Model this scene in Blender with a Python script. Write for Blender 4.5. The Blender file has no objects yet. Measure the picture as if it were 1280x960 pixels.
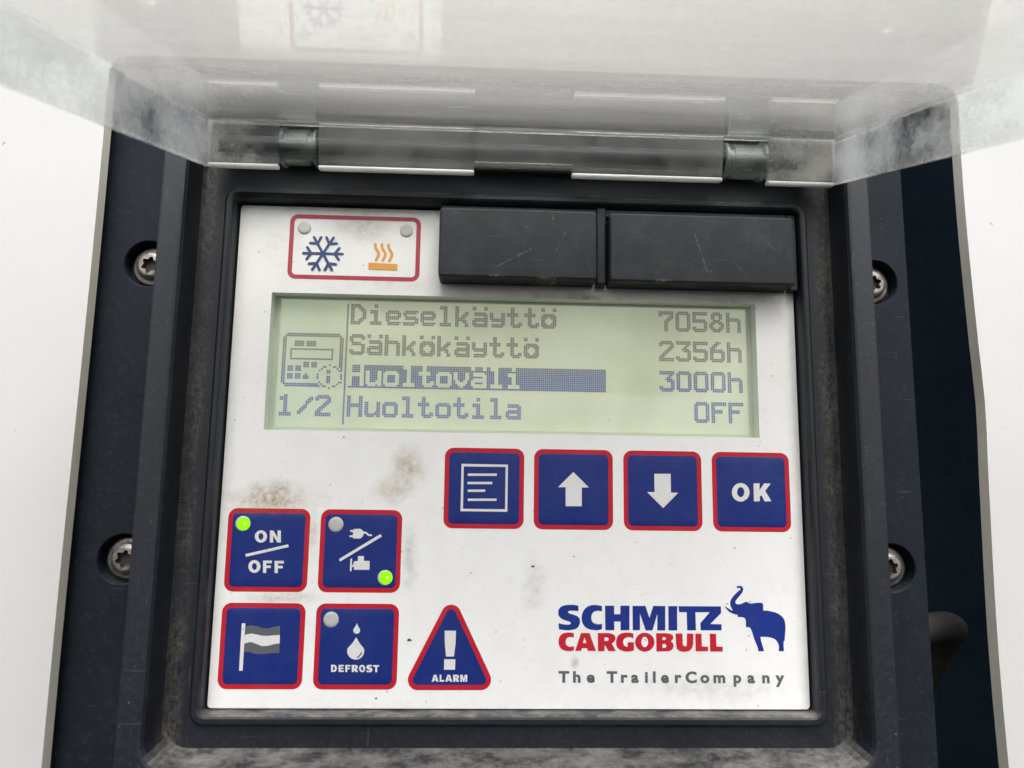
import bpy, bmesh, math, random
from mathutils import Vector, Matrix
from mathutils.geometry import tessellate_polygon

sc = bpy.context.scene
COL = sc.collection
R_ = math.radians
rnd = random.Random(7)

# measured drawing of the printed face, all in millimetres on the keypad plane
ART = {
 'logo_top': [[[(17.34,-41.92),(17.34,-42.33),(17.34,-42.88),(17.34,-43.29),(17.09,-43.26),(16.75,-43.22),(16.38,-43.19),(16.02,-43.17),(15.63,-43.16),(15.3,-43.17),(15.02,-43.2),(14.79,-43.24),(14.62,-43.31),(14.51,-43.39),(14.47,-43.49),(14.48,-43.6),(14.56,-43.7),(14.69,-43.81),(14.89,-43.91),(15.17,-43.99),(15.5,-44.07),(15.84,-44.16),(16.17,-44.26),(16.5,-44.37),(16.79,-44.5),(17.06,-44.65),(17.29,-44.82),(17.47,-45.02),(17.61,-45.22),(17.7,-45.45),(17.75,-45.72),(17.75,-46.05),(17.7,-46.42),(17.61,-46.77),(17.48,-47.08),(17.3,-47.38),(17.07,-47.63),(16.8,-47.82),(16.48,-47.97),(16.12,-48.08),(15.7,-48.17),(15.23,-48.23),(14.77,-48.27),(14.31,-48.28),(13.86,-48.26),(13.41,-48.23),(12.91,-48.17),(12.41,-48.09),(12.05,-48.03),(12.02,-47.56),(11.97,-46.93),(11.94,-46.46),(12.21,-46.53),(12.59,-46.63),(13.0,-46.72),(13.41,-46.78),(13.84,-46.82),(14.22,-46.84),(14.54,-46.83),(14.82,-46.79),(15.03,-46.73),(15.17,-46.63),(15.23,-46.51),(15.25,-46.39),(15.22,-46.29),(15.14,-46.18),(14.98,-46.08),(14.69,-45.97),(14.32,-45.86),(13.94,-45.75),(13.57,-45.63),(13.19,-45.51),(12.86,-45.36),(12.59,-45.19),(12.36,-45.0),(12.18,-44.79),(12.03,-44.57),(11.93,-44.33),(11.87,-44.06),(11.84,-43.73),(11.85,-43.36),(11.92,-43.01),(12.08,-42.7),(12.3,-42.41),(12.57,-42.17),(12.89,-41.98),(13.26,-41.84),(13.66,-41.74),(14.09,-41.67),(14.56,-41.64),(15.02,-41.62),(15.49,-41.62),(15.96,-41.63),(16.38,-41.67),(16.77,-41.74),(17.1,-41.85)]],[[(23.75,-41.87),(23.75,-42.3),(23.75,-42.89),(23.74,-43.32),(23.53,-43.27),(23.23,-43.19),(22.93,-43.14),(22.65,-43.13),(22.38,-43.15),(22.11,-43.2),(21.82,-43.29),(21.53,-43.43),(21.29,-43.6),(21.11,-43.84),(20.97,-44.11),(20.88,-44.39),(20.82,-44.65),(20.81,-44.92),(20.82,-45.18),(20.87,-45.45),(20.95,-45.72),(21.07,-45.96),(21.24,-46.16),(21.45,-46.34),(21.69,-46.48),(21.93,-46.58),(22.2,-46.65),(22.51,-46.68),(22.93,-46.66),(23.4,-46.59),(23.73,-46.54),(23.73,-46.96),(23.73,-47.54),(23.73,-47.96),(23.45,-48.04),(23.06,-48.15),(22.64,-48.22),(22.21,-48.24),(21.74,-48.22),(21.28,-48.18),(20.81,-48.11),(20.35,-48.02),(19.92,-47.87),(19.53,-47.66),(19.18,-47.39),(18.89,-47.1),(18.66,-46.79),(18.48,-46.46),(18.35,-46.11),(18.26,-45.73),(18.21,-45.33),(18.21,-44.93),(18.24,-44.53),(18.31,-44.14),(18.43,-43.75),(18.59,-43.38),(18.8,-43.02),(19.05,-42.7),(19.35,-42.41),(19.7,-42.16),(20.06,-41.95),(20.45,-41.8),(20.86,-41.69),(21.29,-41.63),(21.75,-41.61),(22.22,-41.63),(22.66,-41.67),(23.08,-41.74),(23.48,-41.82)]],[[(24.57,-41.79),(27.09,-41.77),(27.07,-44.01),(28.77,-43.99),(28.78,-41.76),(31.28,-41.74),(31.22,-48.17),(28.79,-48.19),(28.81,-45.91),(27.06,-45.92),(27.1,-48.2),(24.65,-48.21)]],[[(32.12,-41.79),(35.66,-41.76),(36.72,-44.94),(37.81,-41.74),(41.11,-41.77),(41.0,-48.16),(38.84,-48.18),(38.9,-43.87),(37.5,-48.18),(35.64,-48.2),(34.13,-43.77),(34.09,-48.15),(32.12,-48.17)]],[[(41.93,-41.77),(44.38,-41.75),(44.27,-48.14),(41.91,-48.16)]],[[(44.74,-41.77),(56.48,-41.74),(56.48,-43.49),(53.4,-46.43),(56.52,-46.47),(56.47,-48.04),(50.72,-48.08),(50.68,-46.21),(53.34,-43.3),(49.37,-43.32),(49.43,-48.09),(47.01,-48.1),(47.0,-43.34),(44.9,-43.36)]]],
 'logo_bottom': [[[(16.07,-49.04),(16.07,-49.4),(16.07,-49.89),(16.07,-50.24),(15.91,-50.2),(15.68,-50.13),(15.45,-50.09),(15.22,-50.07),(14.99,-50.06),(14.77,-50.09),(14.55,-50.17),(14.35,-50.28),(14.18,-50.43),(14.04,-50.62),(13.94,-50.85),(13.88,-51.08),(13.87,-51.34),(13.9,-51.62),(13.96,-51.86),(14.07,-52.06),(14.2,-52.24),(14.37,-52.38),(14.56,-52.47),(14.78,-52.53),(15.05,-52.55),(15.42,-52.53),(15.83,-52.47),(16.13,-52.42),(16.13,-52.75),(16.13,-53.2),(16.13,-53.53),(15.86,-53.6),(15.46,-53.69),(15.05,-53.74),(14.65,-53.74),(14.24,-53.7),(13.83,-53.62),(13.45,-53.51),(13.08,-53.36),(12.75,-53.16),(12.49,-52.9),(12.29,-52.59),(12.13,-52.26),(12.02,-51.93),(11.97,-51.58),(11.96,-51.22),(11.99,-50.83),(12.07,-50.42),(12.2,-50.05),(12.38,-49.75),(12.6,-49.49),(12.87,-49.27),(13.2,-49.11),(13.58,-49.0),(13.95,-48.93),(14.32,-48.88),(14.68,-48.86),(15.04,-48.87),(15.42,-48.92),(15.8,-48.99)]],[[(18.02,-48.98),(20.33,-48.97),(22.08,-53.63),(19.86,-53.64),(19.65,-52.92),(18.29,-52.93),(18.08,-53.65),(16.45,-53.66)],[(18.97,-50.07),(19.51,-51.57),(18.51,-51.58)]],[[(22.58,-48.95),(25.36,-48.94),(26.58,-49.14),(27.31,-49.71),(27.41,-50.49),(27.03,-51.27),(26.37,-51.66),(27.5,-53.66),(25.47,-53.67),(24.45,-51.99),(24.38,-53.67),(22.62,-53.68)],[(24.4,-50.11),(25.21,-50.11),(25.57,-50.37),(25.56,-50.76),(25.21,-51.02),(24.4,-51.03)]],[[(32.3,-49.1),(32.3,-49.47),(32.29,-49.97),(32.29,-50.33),(32.04,-50.24),(31.69,-50.11),(31.34,-50.02),(31.01,-50.0),(30.69,-50.01),(30.38,-50.08),(30.1,-50.21),(29.84,-50.39),(29.64,-50.61),(29.53,-50.85),(29.48,-51.12),(29.48,-51.39),(29.52,-51.66),(29.6,-51.94),(29.74,-52.17),(29.96,-52.32),(30.23,-52.44),(30.45,-52.5),(30.57,-52.5),(30.64,-52.46),(30.69,-52.42),(30.69,-52.1),(30.7,-51.65),(30.7,-51.33),(31.21,-51.32),(31.91,-51.3),(32.42,-51.29),(32.41,-51.93),(32.4,-52.81),(32.4,-53.45),(32.05,-53.54),(31.55,-53.66),(31.03,-53.74),(30.54,-53.76),(30.03,-53.73),(29.54,-53.65),(29.08,-53.5),(28.64,-53.31),(28.27,-53.08),(27.99,-52.81),(27.79,-52.51),(27.65,-52.18),(27.57,-51.81),(27.55,-51.41),(27.57,-51.01),(27.64,-50.6),(27.76,-50.19),(27.94,-49.83),(28.2,-49.53),(28.52,-49.27),(28.89,-49.07),(29.32,-48.93),(29.8,-48.85),(30.26,-48.8),(30.69,-48.79),(31.11,-48.81),(31.49,-48.85),(31.82,-48.93),(32.1,-49.03)]],[[(38.01,-51.26),(37.93,-51.81),(37.73,-52.34),(37.41,-52.81),(36.98,-53.2),(36.48,-53.5),(35.92,-53.68),(35.33,-53.75),(34.74,-53.69),(34.19,-53.51),(33.69,-53.22),(33.28,-52.83),(32.97,-52.36),(32.78,-51.84),(32.72,-51.29),(32.79,-50.74),(32.99,-50.22),(33.31,-49.74),(33.73,-49.35),(34.24,-49.05),(34.8,-48.86),(35.39,-48.8),(35.98,-48.86),(36.54,-49.04),(37.03,-49.33),(37.45,-49.72),(37.76,-50.19),(37.95,-50.71)],[(36.29,-51.22),(36.26,-51.52),(36.19,-51.81),(36.08,-52.06),(35.93,-52.28),(35.75,-52.44),(35.55,-52.54),(35.34,-52.58),(35.14,-52.54),(34.94,-52.45),(34.77,-52.29),(34.63,-52.07),(34.52,-51.82),(34.45,-51.53),(34.43,-51.23),(34.46,-50.93),(34.53,-50.64),(34.65,-50.38),(34.79,-50.17),(34.97,-50.01),(35.17,-49.9),(35.38,-49.87),(35.58,-49.9),(35.78,-50.0),(35.95,-50.16),(36.1,-50.38),(36.2,-50.63),(36.27,-50.92)]],[[(38.5,-48.91),(41.32,-48.89),(42.55,-49.1),(43.14,-49.62),(43.13,-50.4),(42.52,-51.06),(43.06,-51.44),(43.26,-52.22),(42.89,-53.14),(41.93,-53.61),(38.52,-53.68)],[(40.21,-49.95),(40.89,-49.94),(41.25,-50.28),(40.88,-50.67),(40.2,-50.68)],[(40.18,-51.72),(41.0,-51.71),(41.32,-52.23),(40.99,-52.7),(40.17,-52.76)]],[[(43.81,-48.96),(45.71,-48.95),(45.73,-51.69),(46.0,-52.21),(46.46,-52.34),(46.82,-52.07),(46.94,-48.94),(48.72,-48.98),(48.61,-51.67),(48.23,-52.85),(47.39,-53.56),(46.16,-53.77),(44.93,-53.57),(44.12,-53.0),(43.92,-51.96)]],[[(49.22,-48.98),(50.92,-48.97),(50.98,-52.31),(52.68,-52.36),(52.65,-53.53),(49.23,-53.6)]],[[(53.2,-48.95),(54.91,-48.97),(54.96,-52.29),(56.69,-52.34),(56.66,-53.61),(53.2,-53.63)]]],
 'elephant': [[[(60.92,-36.54),(61.08,-36.41),(61.35,-36.27),(61.76,-36.23),(62.18,-36.27),(62.47,-36.42),(62.67,-36.66),(62.77,-36.97),(62.76,-37.33),(62.63,-37.72),(62.4,-38.13),(62.07,-38.53),(61.69,-38.94),(61.31,-39.35),(60.97,-39.74),(60.7,-40.09),(60.53,-40.41),(60.54,-40.7),(60.65,-40.94),(60.81,-41.08),(61.06,-41.15),(61.53,-41.14),(62.04,-41.06),(62.4,-40.91),(62.74,-40.74),(63.13,-40.57),(63.5,-40.47),(63.83,-40.54),(64.13,-40.67),(64.37,-40.81),(64.68,-40.91),(65.27,-40.86),(65.94,-40.77),(66.52,-40.71),(67.05,-40.68),(67.52,-40.68),(67.88,-40.75),(68.1,-40.85),(68.2,-41.15),(68.19,-41.97),(68.15,-42.74),(68.73,-42.76),(69.48,-42.81),(70.17,-42.92),(70.86,-43.07),(71.56,-43.25),(72.23,-43.51),(72.82,-43.87),(73.32,-44.29),(73.7,-44.72),(73.98,-45.22),(74.13,-45.85),(74.2,-46.54),(74.2,-47.18),(74.15,-47.86),(74.05,-48.65),(73.95,-49.44),(73.88,-50.17),(73.84,-50.7),(73.71,-50.7),(73.57,-50.7),(73.52,-51.15),(73.47,-51.8),(73.49,-52.68),(73.52,-53.42),(72.8,-53.43),(72.08,-53.43),(72.15,-52.87),(72.18,-52.2),(72.1,-51.72),(71.94,-51.29),(71.71,-50.87),(71.42,-50.5),(71.06,-50.24),(70.6,-50.03),(70.0,-49.85),(69.23,-49.73),(68.11,-49.69),(67.16,-49.69),(67.19,-50.02),(67.27,-50.53),(67.43,-51.2),(67.63,-51.96),(67.86,-52.8),(68.05,-53.45),(67.22,-53.46),(66.4,-53.46),(66.42,-53.23),(66.42,-52.89),(66.31,-52.49),(66.12,-51.97),(65.81,-51.24),(65.48,-50.4),(65.21,-49.52),(64.98,-48.7),(64.79,-48.1),(64.6,-47.65),(64.38,-47.35),(64.2,-47.18),(63.72,-47.16),(63.23,-47.13),(63.25,-46.31),(63.23,-45.42),(63.17,-45.07),(63.03,-44.89),(62.76,-44.69),(62.35,-44.55),(61.65,-44.51),(61.05,-44.51),(61.06,-44.33),(61.06,-44.11),(61.02,-43.98),(60.98,-43.9),(60.71,-43.88),(60.29,-43.8),(59.75,-43.64),(59.2,-43.41),(58.76,-43.14),(58.38,-42.81),(58.02,-42.4),(57.71,-42.02),(57.53,-41.77),(57.42,-41.63),(57.52,-41.66),(57.72,-41.76),(58.09,-41.99),(58.54,-42.28),(59.05,-42.58),(59.49,-42.8),(59.66,-42.77),(59.72,-42.67),(59.52,-42.4),(59.29,-42.01),(59.13,-41.56),(59.04,-41.08),(59.05,-40.68),(59.15,-40.29),(59.33,-39.89),(59.59,-39.49),(59.92,-39.08),(60.3,-38.68),(60.73,-38.26),(61.16,-37.88),(61.56,-37.58),(61.87,-37.34),(62.0,-37.16),(62.02,-37.02),(61.96,-36.86),(61.83,-36.75),(61.66,-36.78),(61.47,-36.86),(61.31,-36.92),(61.19,-36.94),(61.15,-36.84),(61.11,-36.7),(61.01,-36.61)]]],
 'slogan': [('T',11.98,-61.68),('h',15.88,-61.68),('e',19.56,-61.68),('T',24.95,-61.68),('r',28.8,-61.67),('a',31.56,-61.67),('i',35.29,-61.67),('l',37.46,-61.67),('e',39.63,-61.67),('r',43.43,-61.67),('C',46.31,-61.66),('o',50.35,-61.66),('m',53.93,-61.66),('p',59.39,-61.66),('a',63.22,-61.66),('n',67.27,-61.65),('y',70.89,-61.65)],
 'slogan_h': 2.87,
 'on_text': [[[(-67.18,-24.32),(-67.24,-23.96),(-67.38,-23.61),(-67.59,-23.3),(-67.87,-23.04),(-68.19,-22.85),(-68.54,-22.73),(-68.9,-22.7),(-69.26,-22.74),(-69.6,-22.87),(-69.9,-23.07),(-70.14,-23.33),(-70.31,-23.64),(-70.41,-23.99),(-70.43,-24.36),(-70.37,-24.72),(-70.23,-25.07),(-70.01,-25.38),(-69.74,-25.63),(-69.42,-25.83),(-69.07,-25.94),(-68.71,-25.98),(-68.35,-25.94),(-68.01,-25.81),(-67.71,-25.61),(-67.47,-25.35),(-67.3,-25.04),(-67.2,-24.69)],[(-68.15,-24.33),(-68.18,-24.14),(-68.24,-23.95),(-68.33,-23.78),(-68.44,-23.64),(-68.57,-23.54),(-68.71,-23.47),(-68.86,-23.45),(-69.0,-23.48),(-69.14,-23.54),(-69.25,-23.65),(-69.35,-23.79),(-69.41,-23.96),(-69.45,-24.15),(-69.46,-24.35),(-69.43,-24.54),(-69.37,-24.73),(-69.28,-24.9),(-69.17,-25.04),(-69.04,-25.14),(-68.9,-25.21),(-68.75,-25.23),(-68.61,-25.2),(-68.47,-25.14),(-68.36,-25.03),(-68.26,-24.89),(-68.2,-24.72),(-68.16,-24.53)]],[[(-66.33,-25.93),(-66.52,-22.75),(-65.58,-22.74),(-64.36,-24.57),(-64.46,-22.72),(-63.58,-22.71),(-63.4,-25.9),(-64.34,-25.91),(-65.56,-24.08),(-65.45,-25.92)]],[[(-68.43,-32.25),(-68.49,-31.87),(-68.64,-31.52),(-68.85,-31.2),(-69.12,-30.94),(-69.44,-30.74),(-69.79,-30.62),(-70.15,-30.58),(-70.51,-30.63),(-70.84,-30.76),(-71.14,-30.96),(-71.38,-31.23),(-71.55,-31.55),(-71.65,-31.9),(-71.67,-32.28),(-71.6,-32.65),(-71.46,-33.0),(-71.25,-33.32),(-70.97,-33.58),(-70.66,-33.78),(-70.31,-33.9),(-69.95,-33.94),(-69.59,-33.89),(-69.25,-33.76),(-68.96,-33.56),(-68.72,-33.29),(-68.55,-32.98),(-68.45,-32.62)],[(-69.4,-32.26),(-69.43,-32.05),(-69.49,-31.86),(-69.58,-31.69),(-69.69,-31.55),(-69.82,-31.44),(-69.96,-31.38),(-70.1,-31.36),(-70.25,-31.38),(-70.38,-31.45),(-70.5,-31.56),(-70.59,-31.7),(-70.66,-31.87),(-70.69,-32.07),(-70.7,-32.27),(-70.67,-32.47),(-70.61,-32.66),(-70.52,-32.83),(-70.41,-32.97),(-70.28,-33.08),(-70.14,-33.15),(-69.99,-33.17),(-69.85,-33.14),(-69.72,-33.07),(-69.6,-32.97),(-69.51,-32.82),(-69.44,-32.65),(-69.41,-32.46)]],[[(-67.67,-33.92),(-67.86,-30.69),(-65.52,-30.67),(-65.48,-31.38),(-66.98,-31.39),(-66.94,-31.98),(-65.73,-31.96),(-65.69,-32.64),(-66.9,-32.65),(-66.83,-33.91)]],[[(-64.62,-33.94),(-64.8,-30.74),(-62.33,-30.72),(-62.29,-31.42),(-63.87,-31.44),(-63.84,-32.01),(-62.55,-32.0),(-62.51,-32.67),(-63.8,-32.69),(-63.73,-33.93)]]],
 'on_slash': [[[(-72.67,-29.03),(-61.42,-26.35),(-61.25,-27.07),(-72.44,-29.74)]]],
 'flag_pole': [[[(-72.44,-47.01),(-71.5,-47.0),(-71.46,-59.04),(-72.4,-59.04)]]],
 'flag_white': [[[(-62.3,-49.92),(-63.86,-50.03),(-65.43,-50.19),(-67.0,-50.15),(-68.6,-49.8),(-69.92,-49.61),(-71.42,-49.97),(-71.54,-52.19),(-69.79,-51.75),(-68.45,-52.18),(-66.84,-52.81),(-65.28,-52.72),(-63.73,-52.28),(-62.23,-52.07)]]],
 'flag_grey': [[[(-71.4,-47.72),(-70.05,-47.51),(-68.46,-47.7),(-66.86,-48.26),(-65.54,-48.3),(-63.99,-47.88),(-62.38,-47.59),(-62.3,-49.92),(-63.86,-50.03),(-65.43,-50.19),(-67.0,-50.15),(-68.6,-49.8),(-69.92,-49.61),(-71.42,-49.97)]],[[(-71.54,-52.19),(-69.79,-51.75),(-68.45,-52.18),(-66.84,-52.81),(-65.28,-52.72),(-63.73,-52.28),(-62.23,-52.07),(-62.19,-54.51),(-63.6,-54.52),(-65.16,-54.71),(-66.98,-54.89),(-68.56,-54.72),(-70.15,-54.3),(-71.5,-54.36)]]],
 'plug': [[[(-45.0,-22.37),(-44.11,-22.36),(-44.13,-22.09),(-42.38,-21.99),(-41.69,-22.33),(-41.4,-22.81),(-40.99,-22.72),(-40.5,-22.91),(-39.89,-23.43),(-39.07,-23.5),(-39.06,-23.9),(-39.87,-23.91),(-40.36,-23.65),(-40.84,-23.18),(-41.29,-23.34),(-41.48,-23.98),(-42.13,-24.58),(-44.1,-24.6),(-44.17,-24.23),(-45.03,-24.24),(-45.05,-23.76),(-44.19,-23.75),(-44.17,-22.89),(-44.98,-22.85)]]],
 'plug_slash': [[[(-47.67,-30.1),(-36.78,-23.34),(-36.35,-24.01),(-47.32,-30.75)]]],
 'engine': [[[(-42.61,-29.26),(-40.99,-29.24),(-40.94,-30.51),(-39.41,-30.49),(-39.37,-32.84),(-43.52,-32.88),(-43.56,-32.12),(-44.09,-32.17),(-44.15,-33.28),(-44.6,-33.28),(-44.59,-29.96),(-44.11,-29.96),(-44.11,-31.65),(-43.8,-31.51),(-43.54,-30.64),(-42.55,-30.52)]]],
 'drops': [[[(-42.13,-46.76),(-41.72,-47.63),(-41.27,-48.31),(-41.22,-48.48),(-41.2,-48.64),(-41.21,-48.81),(-41.26,-48.97),(-41.34,-49.12),(-41.45,-49.24),(-41.58,-49.35),(-41.73,-49.43),(-41.89,-49.48),(-42.06,-49.49),(-42.23,-49.48),(-42.4,-49.43),(-42.56,-49.36),(-42.7,-49.25),(-42.82,-49.12),(-42.91,-48.98),(-42.97,-48.82),(-43.0,-48.65),(-43.0,-48.49),(-42.96,-48.32),(-42.51,-47.64)]],[[(-42.16,-50.42),(-41.17,-51.98),(-40.06,-53.2),(-39.93,-53.6),(-39.89,-54.02),(-39.93,-54.43),(-40.05,-54.83),(-40.25,-55.19),(-40.51,-55.51),(-40.84,-55.77),(-41.21,-55.96),(-41.62,-56.08),(-42.04,-56.12),(-42.47,-56.08),(-42.89,-55.97),(-43.28,-55.78),(-43.62,-55.52),(-43.92,-55.21),(-44.14,-54.85),(-44.3,-54.45),(-44.37,-54.04),(-44.37,-53.63),(-44.28,-53.22),(-43.14,-51.99)]]],
 'drop_mark': [[[(-41.85,-55.53),(-41.29,-55.14),(-40.79,-54.5),(-40.65,-54.09),(-40.43,-54.25),(-40.57,-54.71),(-41.09,-55.37),(-41.63,-55.73)]]],
 'defrost_text': [[[(-48.37,-59.27),(-48.45,-57.47),(-47.69,-57.47),(-47.31,-57.58),(-47.02,-57.86),(-46.89,-58.37),(-46.97,-58.87),(-47.23,-59.16),(-47.61,-59.27)],[(-47.89,-58.86),(-47.93,-57.89),(-47.67,-57.88),(-47.48,-58.01),(-47.39,-58.37),(-47.45,-58.73),(-47.63,-58.86)]],[[(-46.4,-59.27),(-46.48,-57.49),(-45.14,-57.48),(-45.12,-57.88),(-45.98,-57.88),(-45.97,-58.18),(-45.22,-58.18),(-45.2,-58.55),(-45.95,-58.55),(-45.94,-58.87),(-45.08,-58.87),(-45.06,-59.26)]],[[(-44.64,-59.28),(-44.72,-57.48),(-43.38,-57.48),(-43.36,-57.87),(-44.22,-57.88),(-44.21,-58.2),(-43.51,-58.2),(-43.49,-58.58),(-44.19,-58.58),(-44.16,-59.28)]],[[(-43.04,-57.48),(-42.11,-57.47),(-41.69,-57.55),(-41.44,-57.77),(-41.39,-58.06),(-41.5,-58.36),(-41.72,-58.51),(-41.3,-59.27),(-41.98,-59.27),(-42.36,-58.63),(-42.35,-59.27),(-42.94,-59.28)],[(-42.41,-57.92),(-42.13,-57.92),(-42.01,-58.02),(-42.01,-58.17),(-42.12,-58.26),(-42.39,-58.27)]],[[(-39.44,-58.37),(-39.47,-58.17),(-39.54,-57.97),(-39.65,-57.79),(-39.78,-57.64),(-39.94,-57.53),(-40.12,-57.46),(-40.3,-57.44),(-40.48,-57.46),(-40.65,-57.53),(-40.8,-57.65),(-40.92,-57.79),(-41.01,-57.97),(-41.06,-58.17),(-41.08,-58.38),(-41.05,-58.59),(-40.98,-58.79),(-40.87,-58.97),(-40.74,-59.11),(-40.58,-59.23),(-40.4,-59.29),(-40.22,-59.32),(-40.04,-59.29),(-39.87,-59.22),(-39.72,-59.11),(-39.6,-58.96),(-39.51,-58.78),(-39.46,-58.58)],[(-39.93,-58.38),(-39.95,-58.26),(-39.98,-58.16),(-40.02,-58.06),(-40.07,-57.98),(-40.14,-57.92),(-40.21,-57.88),(-40.28,-57.87),(-40.35,-57.88),(-40.42,-57.92),(-40.48,-57.98),(-40.53,-58.06),(-40.56,-58.16),(-40.58,-58.27),(-40.59,-58.38),(-40.57,-58.49),(-40.55,-58.6),(-40.5,-58.7),(-40.45,-58.78),(-40.38,-58.84),(-40.31,-58.87),(-40.24,-58.89),(-40.17,-58.87),(-40.1,-58.83),(-40.04,-58.77),(-39.99,-58.69),(-39.96,-58.6),(-39.94,-58.49)]],[[(-37.69,-57.52),(-37.68,-57.71),(-37.67,-57.9),(-37.78,-57.89),(-37.93,-57.87),(-38.08,-57.86),(-38.22,-57.87),(-38.33,-57.88),(-38.4,-57.9),(-38.44,-57.94),(-38.44,-57.98),(-38.4,-58.03),(-38.32,-58.07),(-38.2,-58.11),(-38.07,-58.15),(-37.93,-58.19),(-37.81,-58.24),(-37.7,-58.31),(-37.62,-58.39),(-37.56,-58.48),(-37.54,-58.59),(-37.54,-58.73),(-37.56,-58.89),(-37.62,-59.02),(-37.7,-59.13),(-37.81,-59.2),(-37.95,-59.26),(-38.12,-59.29),(-38.31,-59.31),(-38.49,-59.31),(-38.67,-59.3),(-38.88,-59.27),(-39.04,-59.24),(-39.06,-59.02),(-39.09,-58.79),(-38.96,-58.83),(-38.8,-58.87),(-38.63,-58.89),(-38.47,-58.9),(-38.35,-58.9),(-38.25,-58.87),(-38.21,-58.83),(-38.2,-58.78),(-38.22,-58.73),(-38.28,-58.69),(-38.4,-58.64),(-38.56,-58.59),(-38.71,-58.54),(-38.85,-58.48),(-38.96,-58.41),(-39.04,-58.32),(-39.1,-58.23),(-39.13,-58.11),(-39.14,-57.97),(-39.13,-57.82),(-39.06,-57.69),(-38.96,-57.58),(-38.83,-57.51),(-38.68,-57.46),(-38.5,-57.44),(-38.31,-57.43),(-38.12,-57.43),(-37.95,-57.44),(-37.8,-57.48)]],[[(-37.37,-57.5),(-35.81,-57.49),(-35.8,-57.9),(-36.33,-57.91),(-36.27,-59.28),(-36.77,-59.28),(-36.83,-57.91),(-37.35,-57.91)]]],
 'excl': [[[(-18.7,-48.61),(-15.68,-48.59),(-15.71,-51.76),(-16.05,-55.23),(-18.18,-55.24),(-18.59,-51.78)]],[[(-18.64,-55.94),(-15.68,-55.92),(-15.7,-58.61),(-18.62,-58.62)]]],
 'alarm_text': [[[(-21.82,-61.68),(-21.26,-59.9),(-20.63,-59.9),(-19.97,-61.68),(-20.51,-61.68),(-20.61,-61.38),(-21.2,-61.38),(-21.29,-61.68)],[(-21.1,-61.02),(-20.93,-60.44),(-20.73,-61.02)]],[[(-19.71,-61.68),(-19.75,-59.9),(-19.29,-59.9),(-19.25,-61.25),(-18.5,-61.25),(-18.49,-61.67)]],[[(-18.22,-61.67),(-17.66,-59.89),(-17.02,-59.89),(-16.37,-61.67),(-16.91,-61.67),(-17.01,-61.37),(-17.6,-61.37),(-17.68,-61.67)],[(-17.5,-61.01),(-17.33,-60.42),(-17.13,-61.01)]],[[(-16.17,-59.88),(-15.26,-59.88),(-14.86,-59.96),(-14.62,-60.18),(-14.57,-60.48),(-14.69,-60.77),(-14.9,-60.92),(-14.51,-61.68),(-15.18,-61.69),(-15.53,-61.04),(-15.53,-61.69),(-16.11,-61.69)],[(-15.57,-60.33),(-15.3,-60.33),(-15.18,-60.43),(-15.18,-60.58),(-15.29,-60.68),(-15.56,-60.68)]],[[(-14.22,-61.68),(-14.26,-59.9),(-13.65,-59.9),(-13.32,-60.93),(-13.03,-59.9),(-12.42,-59.9),(-12.39,-61.68),(-12.82,-61.68),(-12.85,-60.4),(-13.12,-61.68),(-13.48,-61.68),(-13.81,-60.4),(-13.78,-61.68)]]],
 'tri': [(-17.08,-38.54),(-4.39,-63.8),(-29.79,-63.87)],
 'doc': [[[(-15.23,-4.02),(-2.35,-4.05),(-2.36,-16.96),(-15.21,-16.96)],[(-14.58,-4.75),(-3.01,-4.72),(-3.0,-16.27),(-14.54,-16.3)]],[[(-13.46,-6.66),(-5.42,-6.54),(-5.41,-7.2),(-13.45,-7.32)]],[[(-13.47,-8.94),(-6.65,-8.84),(-6.64,-9.5),(-13.45,-9.59)]],[[(-13.34,-11.04),(-8.55,-10.97),(-8.53,-11.63),(-13.32,-11.69)]],[[(-13.28,-13.49),(-5.39,-13.39),(-5.38,-14.04),(-13.27,-14.14)]]],
 'up': [[[(15.85,-5.82),(20.18,-10.03),(18.2,-10.06),(18.2,-15.18),(13.73,-15.24),(13.71,-10.04),(11.6,-10.07)]]],
 'down': [[[(38.54,-5.99),(43.14,-5.92),(43.13,-11.1),(45.21,-11.15),(40.88,-15.39),(36.45,-11.05),(38.53,-11.02)]]],
 'ok': [[[(65.31,-10.74),(65.23,-11.32),(65.03,-11.86),(64.72,-12.35),(64.31,-12.77),(63.83,-13.08),(63.29,-13.28),(62.74,-13.35),(62.19,-13.29),(61.67,-13.11),(61.2,-12.81),(60.82,-12.41),(60.54,-11.92),(60.37,-11.38),(60.32,-10.81),(60.4,-10.24),(60.6,-9.69),(60.91,-9.2),(61.32,-8.78),(61.8,-8.47),(62.34,-8.27),(62.89,-8.2),(63.45,-8.25),(63.97,-8.44),(64.44,-8.74),(64.82,-9.14),(65.1,-9.63),(65.27,-10.17)],[(63.84,-10.71),(63.8,-11.02),(63.72,-11.31),(63.59,-11.57),(63.42,-11.79),(63.22,-11.96),(63.0,-12.07),(62.78,-12.1),(62.55,-12.07),(62.34,-11.97),(62.15,-11.81),(61.99,-11.59),(61.88,-11.33),(61.81,-11.04),(61.8,-10.73),(61.83,-10.43),(61.92,-10.13),(62.05,-9.87),(62.21,-9.65),(62.41,-9.48),(62.63,-9.37),(62.86,-9.33),(63.09,-9.37),(63.3,-9.47),(63.49,-9.63),(63.64,-9.85),(63.76,-10.11),(63.82,-10.4)]],[[(66.53,-8.28),(68.24,-8.18),(68.17,-10.07),(69.57,-8.19),(71.42,-8.22),(69.78,-10.32),(71.45,-13.12),(69.54,-13.23),(68.67,-11.45),(68.17,-11.95),(68.18,-13.17),(66.48,-13.24)]]],
 'snow_c': (-56.14,55.17),
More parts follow.
